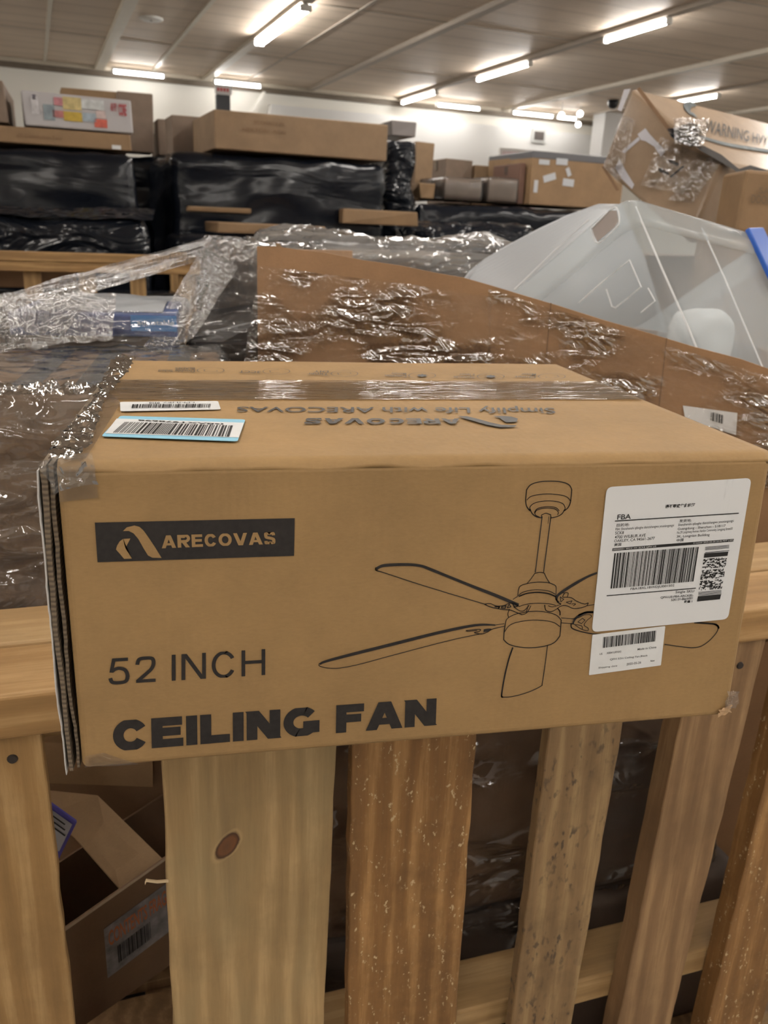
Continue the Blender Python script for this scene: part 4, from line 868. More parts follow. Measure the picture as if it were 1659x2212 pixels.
def toplabel(q4, name, mat, z, rad=.004):
    P = [PZ(x, y, z) for x, y in q4]; pts = []
    for i in range(4):
        c_, a_, b_ = P[i], P[i-1], P[(i+1) % 4]; da = (a_-c_).normalized()*rad; db = (b_-c_).normalized()*rad
        for k in range(5): t_ = k/4; pts.append(c_+da*(1-t_)**2+db*t_**2)
    n_ = len(pts); back = [p_-Vector((0, 0, .0003)) for p_ in pts]
    return mesh(name, pts+back, [tuple(range(n_))]+[(i, (i+1) % n_, n_+(i+1) % n_, n_+i) for i in range(n_)], mat, fan)
WL = toplabel([(477, 884), (260, 888), (259, 868), (471, 866)][::-1], 'barcode_label', PAPER, ZT+.0019)
lb = toplabel([(219, 942), (513, 953), (530, 906), (260, 898)], 'barcode_label', BLUEP, ZT+.0019); lb['label'] = 'white barcode label edged with light blue bands'
mb = MB(); mb.quad(*TP([(227, 936), (516, 945), (527, 913), (252, 904)], ZT+.0022)); mb.build('white_field', PAPER, lb)
mb = MB(); q = TP([(500, 942), (245, 935), (270, 912), (506, 918)], ZT+.0025); add_bars(mb, TP([(244, 934), (497, 943), (505, 919), (270, 911)], ZT+.0025), Vector((0, 0, 0)), 46, 31)
add_text(mb, '(sBAXT978698', TP([(484, 914), (298, 905), (299, 909), (482, 918)], ZT+.0025), .02); mb.build('label_print', INK2, lb); mb = MB()
add_bars(mb, TP([(284, 881), (456, 880), (458, 872), (286, 873)], ZT+.0025), Vector((0, 0, 0)), 42, 41); add_text(mb, '0310', TP([(345, 868.5), (322, 868.5), (322, 872), (345, 872)], ZT+.0025), .02); add_text(mb, 'LPNHE7', TP([(420, 868), (352, 868), (352, 870), (420, 870)], ZT+.0025))
mb.build('label_print', INK2, WL)

# ---------------------------------------------------------------- goods in the near crate
GL = 'goods piled in the near crate'
SF = film('stretch film on brown carton', .07, .05, .05, (9, 9, 26), (0, .55, 0), 1.0, dist=.016)
SF2 = film('dense stretch film', .09, .09, .04, (12, 12, 30), (0, -.2, 0), 1.0, dist=.02)
# left wrapped carton
lc = empty('cardboard_box', (-.24, .82, Z0-.16), 'brown carton under wrinkled clear stretch film left of the fan carton', 'cardboard box', None)
x0, x1, y0, y1, zt2 = -.62, .135, .60, 1.05, Z0+.215
v, f = hexa(boxpts(x0, x1, y0, y1, Z0-.16, zt2), .01, 3); mesh('carton_body', v, f, cardboard('wrapped brown kraft', (.29, .19, .115)), lc)
mb = MB()
for (a_, b_) in ((-.175, -.135), (-.085, -.045), (.04, .08)): mb.hex(boxpts(a_, b_, y0+.005, y1-.005, zt2+.0006, zt2+.0016)); 
mb.build('packing_tape', film('pale tape', .1, .3, .2, (20, 20, 20), bstr=.2), lc)
v, f = rbox(x1-x0+.025, y1-y0+.03, .375+.012, .02, .011, .007, 3., 7., 26.); mesh('stretch_wrap', [q_+Vector(((x0+x1)/2, (y0+y1)/2, Z0-.165)) for q_ in v], f, SF2, lc, smooth=True)
crumple('film_roll', [Vector((-.62, .59, zt2+.008)), Vector((-.3, .585, zt2+.004)), Vector((-.12, .585, zt2+.006)), Vector((.12, .59, zt2+.004))], .05, 12, .016, SF2, lc, 7., n=220)
for k, (xa, xb, za, zb_, lb_) in enumerate(((-.62, -.12, .1295, .55, 'shade-darkened brown carton on the crate deck under the left wrapped carton'), (-.60, .10, .5505, Z0-.175, 'flat brown carton directly under the left wrapped carton'))):
    e = empty('cardboard_box', ((xa+xb)/2, .84, za), lb_, 'cardboard box', GL); v, f = hexa(boxpts(xa, xb, .68, 1.02, za, zb_), .006, 2); mesh('carton_body', v, f, KRAFTD, e)  # kraft chosen darker, shade inside the crate painted into it
# tall carton panel behind the fan carton
pl, pr = Vector((.205, 1.0, 0)), Vector((1.20, .62, 0)); TN = Vector((pr.x-pl.x, pr.y-pl.y, 0)).normalized(); TV = Vector((-TN.y, TN.x, 0))
def PT(px, py, off=0.0):
    d = ray(px, py); o_ = pl-TV*off; t_ = (o_-CAMP).dot(TV)/d.dot(TV); return CAMP+d*t_
tall = empty('large_carton', (pl.x+.4, pl.y+.1, .13), 'large brown open carton under shiny stretch film behind the fan carton', 'cardboard box')
top_px = [(555, 531), (600, 534), (640, 538), (700, 546), (780, 560), (860, 574), (940, 589), (1000, 600), (1060, 616), (1130, 638), (1200, 659), (1300, 689), (1400, 718), (1500, 750), (1600, 777), (1659, 795), (1720, 812), (1850, 850)]
TPt = [PT(x, y+1.5*math.sin(x*.05)) for x, y in top_px]; th_ = TV*.006
vs = []
for p_ in TPt:
    b_ = Vector((p_.x, p_.y, .135)); vs += [p_, p_+th_, b_+th_, b_]
fs = [(i*4+k, i*4+(k+1) % 4, i*4+4+(k+1) % 4, i*4+4+k) for i in range(len(TPt)-1) for k in range(4)]+[(3, 2, 1, 0), tuple((len(TPt)-1)*4+k for k in range(4))]
mesh('front_panel', vs, fs, TALLK, tall)
e0, e1 = TPt[0], TPt[-1]; dep = .86
def panel(a_, b_, za, zb_, name):
    n_ = (Vector((b_.x-a_.x, b_.y-a_.y, 0))).normalized(); s_ = Vector((-n_.y, n_.x, 0))*.006
    P = [Vector((a_.x, a_.y, .135)), Vector((b_.x, b_.y, .135)), Vector((b_.x, b_.y, .135))+s_, Vector((a_.x, a_.y, .135))+s_, Vector((a_.x, a_.y, za)), Vector((b_.x, b_.y, zb_)), Vector((b_.x, b_.y, zb_))+s_, Vector((a_.x, a_.y, za))+s_]
    v, f = hexa(P, .001, 1); return mesh(name, v, f, TALLK, tall)
panel(e0+TV*(dep), e0+TV*.007, e0.z-.02, e0.z-.004, 'side_panel'); panel(e1+TV*.007, e1+TV*dep, e1.z, e1.z+.0, 'side_panel'); panel(e1+TV*dep, e0+TV*dep+TN*.007, e1.z-.02, e0.z-.1, 'back_panel')
# fold creases & film on the front panel
mb = MB()
for px in (1190, 1440): a_ = PT(px, 655 if px < 1300 else 731, .001); b_ = PT(px-30, 1000, .001); add_ribbon(mb, [a_, b_], .002, -TV)
mb.build('fold_crease', KRAFTD, tall)
SFT = film('shiny wrap on tall carton', .38, .02, .03, (11, 11, 34), (0, .5, 0), 1.0, dist=.022, patch=(7, 7, 10))
def film_on_tall(pxq, nu, nv, amp, seed, sx, sy, ang, off=.006, mat=SFT): return sheet('stretch_wrap', [PT(x, y, off) for x, y in pxq], nu, nv, amp, mat, tall, seed=seed, sx=sx, sy=sy, ang=ang, edge=.004)
film_on_tall([(525, 800), (1060, 1000), (1060, 640), (560, 572)], 260, 170, .0032, 2.7, 16, 55, -.45)
film_on_tall([(1055, 1000), (1720, 1060), (1720, 832), (1055, 624)], 260, 150, .0035, 5.2, 20, 50, -.5)
# sealed label low on the panel at the right
q = [PT(x, y, .004) for x, y in ((1480, 905), (1590, 940), (1593, 892), (1475, 876))]; mb = MB(); mb.quad(*q); mb.build('panel_label', PAPER, tall)
mb = MB(); add_bars(mb, [PT(x, y, .005) for x, y in ((1535, 908), (1562, 916), (1563, 897), (1536, 890))], Vector((0, 0, 0)), 10, 3); mb.build('label_print', INK2, tall)
# paper tab on top edge
mb = MB(); a_ = PT(596, 534); mb.hex([a_, a_+TN*.012, a_+TN*.010+TV*.003, a_+TV*.003, a_+Vector((0, 0, .008)), a_+TN*.006+Vector((0, 0, .007)), a_+TN*.006+TV*.003+Vector((0, 0, .007)), a_+TV*.003+Vector((0, 0, .008))]); mb.build('torn_tab', KRAFT2, tall)

# clear tote
MILK = milky('milky clear plastic', .38, (.60, .66, .70)); RIM = milky('milky rim', .34, (.74, .78, .80), .2); EDG = milky('bright plastic ridge', .85, (.95, .97, .98), .15)
tote = empty('storage_tote', PY(1420, 800, 1.2), 'clear plastic storage tote with blue latch tipped on its side behind the large carton', 'storage tote')
T_ = PY(1350, 426, 1.02); RA = T_+(PY(1115, 628, 1.24)-T_)*1.25; RB = PY(1655, 516, 1.28); BT = T_-(RA-T_).cross(RB-T_).normalized()*.44*(1 if (RA-T_).cross(RB-T_).z > 0 else -1)
# inner corners
a1, b1, c1_ = RA-T_, RB-T_, BT-T_
T2 = T_+c1_*.14+a1*.02+b1*.02
BA = BT+a1*.86; BB = BT+b1*.86; BO = BT+a1*.86+b1*.86; RO = T_+a1+b1
def thickpanel(q4, name, mat, th=.003, inner=None, sub=1):
    n_ = (q4[1]-q4[0]).cross(q4[3]-q4[0]).normalized()*th
    v, f = hexa([q4[0], q4[1], q4[2], q4[3], q4[0]+n_, q4[1]+n_, q4[2]+n_, q4[3]+n_], 0); return mesh(name, v, f, mat, tote)
# walls as one rounded shell: rings from rim to base
def ring(c0, ca, co, cb, r):
    out = []; C = [c0, ca, co, cb]
    for i in range(4):
        c_, a_, b_ = C[i], C[i-1], C[(i+1) % 4]; da = (a_-c_).normalized()*r; db = (b_-c_).normalized()*r
        for k in range(8): t_ = k/7; out.append(c_+da*(1-t_)**2+db*t_**2)
    return out
def shell(rings, name, mat, parent, cap=True):
    vs = []; fs = []; n_ = len(rings[0])
    for r_ in rings: vs += r_
    for j in range(len(rings)-1):
        for i in range(n_): fs.append((j*n_+i, j*n_+(i+1) % n_, (j+1)*n_+(i+1) % n_, (j+1)*n_+i))
    if cap: fs.append(tuple(range((len(rings)-1)*n_, len(rings)*n_)))
    return mesh(name, vs, fs, mat, parent, smooth=True)
def corners(t_, tap):  # t 0 rim -> 1 base
    s_ = c1_*t_; k = tap; cen = (a1+b1)*.5
    return [T_+s_+cen*k, T_+s_+a1+(b1-a1)*.5*k, T_+s_+a1+b1-cen*k, T_+s_+b1+(a1-b1)*.5*k]
body_r = [ring(*corners(t_, .02+.06*t_), .05) for t_ in (.13, .35, .6, .85, .97)]+[ring(*corners(1.0, .13), .04)]
shell(body_r, 'tote_body', MILK, tote)
rim_r = [ring(*corners(t_, k), .055) for t_, k in ((.135, .02), (.13, -.012), (.10, -.02), (.015, -.02), (0, -.012), (0, .012), (.13, .02))]
shell(rim_r, 'rim', RIM, tote, False)
def tube(mb, P, r, n=6):
    rings = []
    for i, p_ in enumerate(P):
        d_ = (P[min(i+1, len(P)-1)]-P[max(0, i-1)]).normalized(); a_ = d_.orthogonal().normalized(); b_ = d_.cross(a_)
        rings.append([p_+(a_*math.cos(k*2*math.pi/n)+b_*math.sin(k*2*math.pi/n))*r for k in range(n)])
    vs = [v_ for r_ in rings for v_ in r_]; fs = [(j*n+i, j*n+(i+1) % n, (j+1)*n+(i+1) % n, (j+1)*n+i) for j in range(len(P)-1) for i in range(n)]; mb.add(vs, fs)
nA = a1.cross(c1_).normalized(); nA = nA if nA.dot(CAMP-T_) > 0 else -nA
nB = b1.cross(c1_).normalized(); nB = nB if nB.dot(CAMP-T_) > 0 else -nB
def onA(px, py, o=.002):
    d = ray(px, py); q0 = T_+b1*.004+nA*o; t_ = (q0-CAMP).dot(nA)/d.dot(nA); return CAMP+d*t_
def onB(px, py, o=.002):
    d = ray(px, py); q0 = T_+a1*.006+nB*o; t_ = (q0-CAMP).dot(nB)/d.dot(nB); return CAMP+d*t_
for P_, r_ in (([onB(1373, 447), onB(1430, 580), onB(1490, 715), onB(1520, 790)], .0022), ([onB(1516, 492), onB(1565, 600), onB(1620, 730), onB(1650, 800)], .0018), ([onA(1272, 474), onA(1200, 540), onA(1112, 625)], .0022),
               ([onA(*q_) for q_ in ((1150, 655), (1250, 655), (1300, 610), (1360, 562), (1385, 620), (1330, 665), (1322, 662), (1310, 625))][1:], .0016), ([onA(*q_) for q_ in ((1297, 530), (1275, 550), (1225, 590))], .0013), ([onA(*q_) for q_ in ((1400, 622), (1415, 650), (1385, 675))], .0016)):
    mb = MB(); tube(mb, P_, r_); mb.build('ridge', EDG, tote)
mb = MB(); tube(mb, smooth_line([onA(*q_, .014) for q_ in ((1278, 493), (1320, 452), (1334, 452), (1338, 478), (1330, 492), (1292, 525), (1278, 496))], k=4), .0018); mb.build('handle_rim', EDG, tote)
mb = MB(); poly(mb, [onA(*q_, .013) for q_ in ((1277, 496), (1318, 454), (1332, 455), (1336, 478), (1326, 492), (1291, 522))]); mb.build('handle_hole', plain('handle recess', (.33, .29, .27), .6), tote)
BLUE = plain('bright blue latch', (.008, .095, .48), .35)
mb = MB(); d_ = nB*.012
q = [onB(1608, 498, .004), onB(1640, 497, .004), onB(1700, 620, .004), onB(1668, 625, .004)]; mb.hex(q+[x+d_ for x in q], .003); mb.build('latch', BLUE, tote)
# small crumpled bag inside
e = empty('plastic_bag', (T_+a1*.35+b1*.55+c1_*.55)-Vector((0, 0, .08)), 'pale crumpled bag lying inside the clear tote', 'bag')
v, f = rbox(.13, .10, .17, .048, .012, .012, 44., 8, 8); mesh('bag_body', v, f, plain('pale bag', (.75, .76, .75), .5), e, None, False, True)
# white ribbed tote behind
m, t, p = nt('ribbed white plastic'); wv = N(t, 'ShaderNodeTexWave', bands_direction='Z'); wv.inputs['Scale'].default_value = 34; t.links.new(coords(t, rot=(0, .52, 0)), wv.inputs['Vector'])
p.inputs['Base Color'].default_value = (.46, .48, .50, 1); p.inputs['Roughness'].default_value = .35; t.links.new(bump(t, wv.outputs['Fac'], .10, .006), p.inputs['Normal'])
rib_px = [(985, 700), (992, 615), (1010, 590), (1045, 562), (1100, 529), (1170, 492), (1235, 462), (1295, 440), (1345, 440), (1395, 560), (1440, 700), (1440, 760)]
Pf = [PY(x, y, 1.92) for x, y in rib_px]; Pb = [p_+Vector((.04, .12, -.0)) for p_ in Pf]
bm = bmesh.new(); va = [bm.verts.new(p_) for p_ in Pf]; vb = [bm.verts.new(p_) for p_ in Pb]; bm.faces.new(va); bm.faces.new(vb[::-1])
for i in range(len(va)): bm.faces.new([va[i], vb[i], vb[(i+1) % len(va)], va[(i+1) % len(va)]])
bmesh.ops.bevel(bm, geom=[e_ for e_ in bm.edges if (e_.verts[0] in va) == (e_.verts[1] in va)], offset=.018, segments=4, affect='EDGES'); bmesh.ops.recalc_face_normals(bm, faces=bm.faces[:]); bm.verts.index_update()
tray = tag(mesh('ribbed_tray', [x.co.copy() for x in bm.verts], [tuple(x.index for x in f_.verts) for f_ in bm.faces], m, None, smooth=True), 'white ribbed plastic tray standing on edge behind the clear tote', 'tray'); bm.free()
e = empty('cardboard_box', (1.3, 1.97, .1295), 'brown carton on the crate deck carrying the white ribbed tray', 'cardboard box'); zmin = min(p_.z for p_ in Pf); v, f = hexa(boxpts(min(p_.x for p_ in Pf), max(p_.x for p_ in Pf)+.04, 1.88, 2.06, .1295, zmin-.001), .01, 2); mesh('carton_body', v, f, KRAFT3, e)
# what carries the totes inside the large carton
e = empty('cardboard_box', pl+TN*.6+TV*.32+Vector((0, 0, .1295-pl.z)), 'plain carton filling the large open carton under the clear tote', 'cardboard box', GL)
c_ = pl+TN*.52+TV*.44; zt9 = min((T_+a1*i_+b1*j_+c1_*k_).z for i_ in (.08, .9) for j_ in (.08, .9) for k_ in (0, 1))-.04; Mx = Matrix.Translation((c_.x, c_.y, .1295)) @ Matrix.Rotation(math.atan2(TN.y, TN.x), 4, 'Z'); e.matrix_world = Mx; WM[e.name] = Mx
box('carton_body', (-.46, .46, -.38, .38, 0, zt9-.1295), KRAFT3, e, None, .008)

# second wrapped pile: grey bundle with film knot, behind/left of the large carton
wb = empty('wrapped_bundle', (.34, 1.92, 0.15), 'grey and black goods bundled in cloudy stretch film behind the large carton', 'wrapped bundle')
GBX = plain('grey packed goods', (.20, .185, .175), .5, var=.4, vs=9)
zk = PY(470, 528, 1.62).z
v, f = hexa(boxpts(.12, .40, 1.64, 1.98, .134, zk-.02), .02, 3); mesh('grey_carton', v, f, GBX, wb)
v, f = rbox(.31, .38, zk-.13, .03, .012, .010, 9., 5., 18.); mesh('stretch_wrap', [q_+Vector((.26, 1.81, .1300)) for q_ in v], f, SF2, wb, smooth=True)
# cloudy heap of film on top right (700-1050, 500-600)
e = empty('wrapped_bundle', (.85, 2.2, 0), 'low heap wrapped in cloudy clear film right of the grey bundle', 'wrapped bundle')
zz = PY(880, 520, 2.28).z
v, f = hexa(boxpts(.30, 1.20, 2.32, 2.7, 0, zz-.04), .03, 3); 
v = [Vector((x.x+.0, x.y, x.z)) for x in v]; mesh('packed_goods', v, f, plain('pale packed goods', (.30, .26, .22), .6, var=.3, vs=6), e)
SF3 = film('cloudy film', .22, .30, .08, (10, 10, 34), (0, .1, 0), 1.0, dist=.02)
v, f = rbox(.96, .46, zz, .06, .022, .03, 17., 3.5, 16.); mesh('stretch_wrap', [q_+Vector((.75, 2.52, .005)) for q_ in v], f, SF3, e, smooth=True)
# film strands running from the knot to the left mess and down to the crate
strands = film('stretched film strand', .28, .20, .05, (90, 90, 12), bstr=1.0, dist=.01)
st = empty('stretch_film', PY(200, 650, 1.25), 'taut twisted strands of clear stretch film fanning from a knot across the left', 'plastic film')
def fan_sheet(q, nu, nv, amp, seed, sx, sy, name='film_strand', ang=0): return sheet(name, q, nu, nv, amp, strands, st, seed=seed, sx=sx, sy=sy, ang=ang, edge=.006)
fan_sheet([PY(0, 668, 1.05), PY(452, 545, 1.60), PY(446, 514, 1.60), PY(-20, 645, 1.05)], 160, 24, .008, 1.1, 3, 70)
fan_sheet([PY(120, 664, 1.05), PY(430, 566, 1.58), PY(448, 540, 1.60), PY(60, 650, 1.05)], 120, 14, .008, 2.1, 3, 80)
fan_sheet([PY(300, 772, 1.02), PY(365, 772, 1.02), PY(478, 552, 1.60), PY(436, 540, 1.60)], 30, 160, .007, 3.1, 80, 3)
fan_sheet([PY(350, 772, 1.04), PY(420, 730, 1.08), PY(515, 580, 1.58), PY(470, 545, 1.60)], 30, 120, .006, 4.1, 70, 3)
fan_sheet([PY(425, 560, 1.60), PY(520, 560, 1.62), PY(540, 512, 1.62), PY(440, 508, 1.60)], 50, 30, .014, 5.1, 20, 30, 'film_knot')
fan_sheet([PY(440, 560, 1.59), PY(545, 560, 1.60), PY(552, 522, 1.60), PY(436, 512, 1.58)], 50, 30, .016, 8.1, 30, 20, 'film_knot')
fan_sheet([PY(-30, 765, .92), PY(240, 740, 1.00), PY(250, 640, 1.06), PY(-30, 640, 1.0)], 130, 60, .016, 6.1, 10, 34, 'film_bunch', -.25)
fan_sheet([PY(-30, 710, .90), PY(130, 735, .98), PY(190, 655, 1.05), PY(-30, 650, .95)], 90, 50, .022, 7.1, 18, 30, 'film_bunch', .5)
# blue goods under film
NAVY = plain('navy print', (.02, .06, .22), .4, var=.3, vs=25); SKY = plain('bright blue print', (.02, .20, .52), .4)
GREYT = plain('grey carton top', (.36, .38, .40), .45, var=.15, vs=12)
q0 = PY(25, 762, 1.10); q1 = PY(385, 755, 1.10); zt3 = PY(200, 678, 1.10).z; zb3 = Z0+.235
e = empty('blue_box', ((q0.x+q1.x)/2, 1.25, zb3), 'flat navy and bright blue carton under film at the left', 'box')
mb = MB(); v, f = hexa(boxpts(q0.x, q1.x, 1.10, 1.42, zb3, zt3), .004, 2); mesh('carton_body', v, f, NAVY, e)
v, f = hexa(boxpts(q0.x+.03, q1.x-.03, 1.14, 1.40, zt3+.0005, zt3+.004), .001, 1); mesh('box_lid', v, f, GREYT, e)
xa = PY(283, 700, 1.10).x; mb = MB(); mb.hex(boxpts(xa, q1.x-.001, 1.0985, 1.0998, zb3+.012, zt3-.001)); mb.build('blue_panel', SKY, e)
mb = MB(); add_text(mb, 'adjustable', [Vector((x_, 1.0975, z_)) for x_, z_ in ((xa+.012, zt3-.022), (q1.x-.006, zt3-.022), (q1.x-.006, zt3-.010), (xa+.012, zt3-.010))], .01)
tr_ = [PY(x_, y_, 1.0975) for x_, y_ in ((118, 716), (128, 714), (132, 722), (126, 730), (116, 730), (110, 722), (118, 716))]; add_ribbon(mb, tr_, .0025, NF); mb.build('printed_mark', plain('pale print', (.55, .6, .65), .5), e)
mb = MB(); mb.quad(*[PY(x_, y_, 1.0975) for x_, y_ in ((68, 752), (104, 752), (98, 738), (70, 738))]); mb.build('barcode_label', PAPER, e)
e = empty('cardboard_box', ((q0.x+q1.x)/2, 1.27, .1295), 'carton standing on the crate deck under the blue box', 'cardboard box', GL); v, f = hexa(boxpts(q0.x+.02, q1.x-.01, 1.12, 1.42, .1295, zb3-.001), .006, 2); mesh('carton_body', v, f, KRAFT3, e)
sheet('stretch_wrap', [PY(20, 764, 1.085), PY(400, 760, 1.085), PY(400, 672, 1.085), PY(20, 672, 1.085)], 140, 40, .004, film('haze film', .10, .12, .06, (14, 14, 30), bstr=.9), bpy.data.objects['blue_box'], seed=22, sx=6, sy=40)
# grey/clear band above blue box : folded plastic sleeve
e = empty('plastic_sleeve', (0, 1.56, zb3), 'folded grey plastic sleeve lying behind the blue box', 'plastic sleeve')
za_ = PY(250, 640, 1.5).z
qa, qb = PY(120, 660, 1.5).x, PY(405, 660, 1.5).x
v, f = rbox(qb-qa, .2, za_-zb3-.02, .02, .012, .008, 51., 6., 20.); mesh('sleeve_body', [x+Vector(((qa+qb)/2, 0, 0)) for x in v], f, plain('grey sleeve', (.30, .32, .34), .3, var=.25, vs=20), e, None, False, True)
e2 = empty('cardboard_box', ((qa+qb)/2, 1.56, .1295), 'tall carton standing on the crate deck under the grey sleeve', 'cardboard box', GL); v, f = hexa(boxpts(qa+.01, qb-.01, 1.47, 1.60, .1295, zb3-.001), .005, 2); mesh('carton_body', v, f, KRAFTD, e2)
# black case between blue box and large carton
qa, qb = PY(392, 770, 1.14).x, PY(560, 770, 1.14).x; z1_ = PY(500, 690, 1.14).z; z0_ = PY(480, 790, 1.14).z
e = empty('black_case', ((qa+qb)/2, 1.3, z0_), 'black plastic case between the blue box and the large carton', 'case')
pp = boxpts(qa, qb, 1.14, 1.5, z0_, z1_); pp[4] += Vector((.02, .03, -.035)); pp[7] += Vector((.02, 0, -.02)); v, f = hexa(pp, .006, 3); mesh('case_body', v, f, plain('black case plastic', (.018, .018, .02), .35), e)
mb = MB(); mb.hex(boxpts(qa+.03, qb-.005, 1.136, 1.1395, z0_+.045, z0_+.05)); mb.build('case_seam', plain('dark grey seam', (.06, .06, .065), .3), e, None, True)
sheet('stretch_wrap', [Vector((qa+.005, 1.128, z0_+.02)), Vector((qb, 1.128, z0_)), Vector((qb, 1.128, z1_+.03)), Vector((qa+.03, 1.128, z1_))], 70, 50, .004, SF, e, seed=31, sx=6, sy=50, ang=.1)
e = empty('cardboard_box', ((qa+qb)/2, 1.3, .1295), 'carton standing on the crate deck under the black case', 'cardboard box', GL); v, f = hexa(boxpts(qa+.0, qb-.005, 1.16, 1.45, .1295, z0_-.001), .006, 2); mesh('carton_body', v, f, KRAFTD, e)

# --- interior seen between the slats
def CP(px, py, v): return CR.at(px, py, v)
def slab(pts, th, name, mat, parent, dirn=None):
    n_ = dirn or (pts[1]-pts[0]).cross(pts[2]-pts[0]).normalized()
    if dirn is None and n_.dot(CAMP-pts[0]) > 0: n_ = -n_
    k = len(pts); back = [p_+n_*th for p_ in pts]
    return mesh(name, list(pts)+back, [tuple(range(k)), tuple(range(2*k-1, k-1, -1))]+[(i, i+k, (i+1) % k+k, (i+1) % k) for i in range(k)], mat, parent)
BROWN = cardboard('interior kraft', (.36, .23, .12)); BROWN_SHADE = cardboard('interior kraft with shade', (.17, .10, .055)); SHADE_GOOD = cardboard('shade-darkened carton', (.07, .045, .03))  # the two darker ones have the crate's inner shade put into their colour
ob = empty('open_carton', CP(250, 2100, .3), 'open brown carton with a raised flap seen through the gap beside the knotty slat', 'cardboard box')
A1, A2_, A3, A4 = CP(90, 2042, .20), CP(380, 1838, .30), CP(395, 2060, .30), CP(110, 2260, .20)
slab([A1, A2_, A3, A4], .005, 'front_panel', BROWN_SHADE, ob, CR.V); back = CR.V*.19+Vector((0, 0, -.03))
slab([A1, A1+back, A4+back, A4], .005, 'side_panel', BROWN_SHADE, ob, -CR.U); slab([A1+back, A2_+back, A3+back, A4+back], .005, 'back_panel', BROWN_SHADE, ob, CR.V); slab([A4, A3, A3+back, A4+back], .005, 'bottom_panel', BROWN_SHADE, ob, Vector((0, 0, -1)))
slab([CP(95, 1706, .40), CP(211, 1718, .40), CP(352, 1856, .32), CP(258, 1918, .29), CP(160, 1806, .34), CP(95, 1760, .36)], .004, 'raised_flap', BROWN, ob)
mb = MB()
P = [A1, A2_]; add_ribbon(mb, [x-CR.V*.002+Vector((0, 0, .0)) for x in P], .005, -CR.V); mb.build('cut_edge', plain('pale cut edge', (.5, .4, .28), .7), ob)
q = [lerp(A1, A2_, .42), lerp(A1, A2_, 1.0), lerp(A4, A3, 1.0), lerp(A4, A3, .42)]
ql = [lerp(q[0], q[3], .72), lerp(q[1], q[2], .68), lerp(q[1], q[2], .22), lerp(q[0], q[3], .24)]; ql = [x-CR.V*.002 for x in ql]
slab(ql, .0005, 'product_label', plain('grey worn label', (.20, .19, .19), .6, var=.4, vs=50), ob, CR.V)
mb = MB(); add_text(mb, 'CONTENTS FRAGILE', [bil(ql, a_, b_)-CR.V*.001 for a_, b_ in ((.05, .6), (.95, .6), (.95, .9), (.05, .9))], .02); mb.build('lettering', plain('orange print', (.4, .13, .05), .6), ob)
mb = MB(); add_bars(mb, [bil(ql, a_, b_)-CR.V*.001 for a_, b_ in ((.15, .15), (.6, .15), (.6, .5), (.15, .5))], Vector((0, 0, 0)), 22, 7); mb.build('label_print', INK2, ob)
# purple bordered label on a leaning sheet at the left
e = empty('shipping_envelope', CP(120, 1860, .27), 'white envelope with purple border peeking beside the yellow pine slat', 'envelope')
pq = [CP(60, 1700, .25), CP(166, 1776, .25), CP(122, 1866, .24), CP(60, 1850, .24)]; slab(pq, .006, 'envelope', plain('purple border', (.10, .085, .42), .5), e)
pin = [CP(60, 1712, .248), CP(156, 1780, .248), CP(128, 1838, .2385), CP(60, 1825, .2385)]; slab([x-CR.V*.001 for x in pin], .0008, 'paper', plain('label grey white', (.42, .42, .46), .5), e)
mb = MB(); 
for k in range(3): a_ = CP(104+k*3, 1752+k*14, .245); b_ = CP(140+k*0, 1778+k*12, .245); add_ribbon(mb, [a_-CR.V*.003, b_-CR.V*.003], .002, -CR.V)
mb.build('label_print', INK2, e)
slab([CP(60, 1600, .5), CP(330, 1620, .5), CP(330, 1700, .5), CP(60, 1690, .5)], .03, 'pale_board', BROWN, empty('packed_board', CP(150, 1700, .5), 'pale board lying high in the crate behind the yellow pine slat', 'cardboard sheet'))
bpy.data.objects['packed_board'].matrix_world
# wrapped brown goods behind the right-hand gap
def goods(label, u0, u1, v0, v1, z0, z1, mat, wrapm=None, seed=1., rz=0):
    M = CM @ Matrix.Translation(((u0+u1)/2, (v0+v1)/2, z0)) @ Matrix.Rotation(math.radians(rz), 4, 'Z')
    e = empty('wrapped_carton' if wrapm else 'cardboard_box', M, label, 'wrapped carton' if wrapm else 'cardboard box')
    v, f = rbox(u1-u0, v1-v0, z1-z0, .015, .025, .006 if wrapm else .002, seed, 5, 5); mesh('carton_body', v, f, mat, e, None, False, True)
    if wrapm:
        v, f = rbox(u1-u0+.02, v1-v0+.02, z1-z0+.01, .02, .010, .008, seed+3, 9, 30); mesh('stretch_wrap', v, f, wrapm, e, None, False, True)
    return e
IF = film('interior film', .10, .02, .06, (9, 9, 24), (0, .25, 0), .8, dist=.02, patch=(6, 6, 8))
goods('brown film-wrapped carton behind the gap right of the speckled slat', .40, .79, .24, .50, .47, Z0-.14, BROWN_SHADE, IF, 2.)
goods('brown carton low on the crate deck behind the speckled slat', .36, .80, .27, .50, .1295, .44, SHADE_GOOD, IF, 6.)
goods('shade-darkened film-wrapped bundle behind the gap right of the stained slat', .84, 1.12, .20, .40, .5, .78, SHADE_GOOD, IF, 4.)
goods('shade-darkened carton under the bundle behind the red-brown slat', .83, 1.2, .19, .38, .1295, .485, SHADE_GOOD, None, 8.)

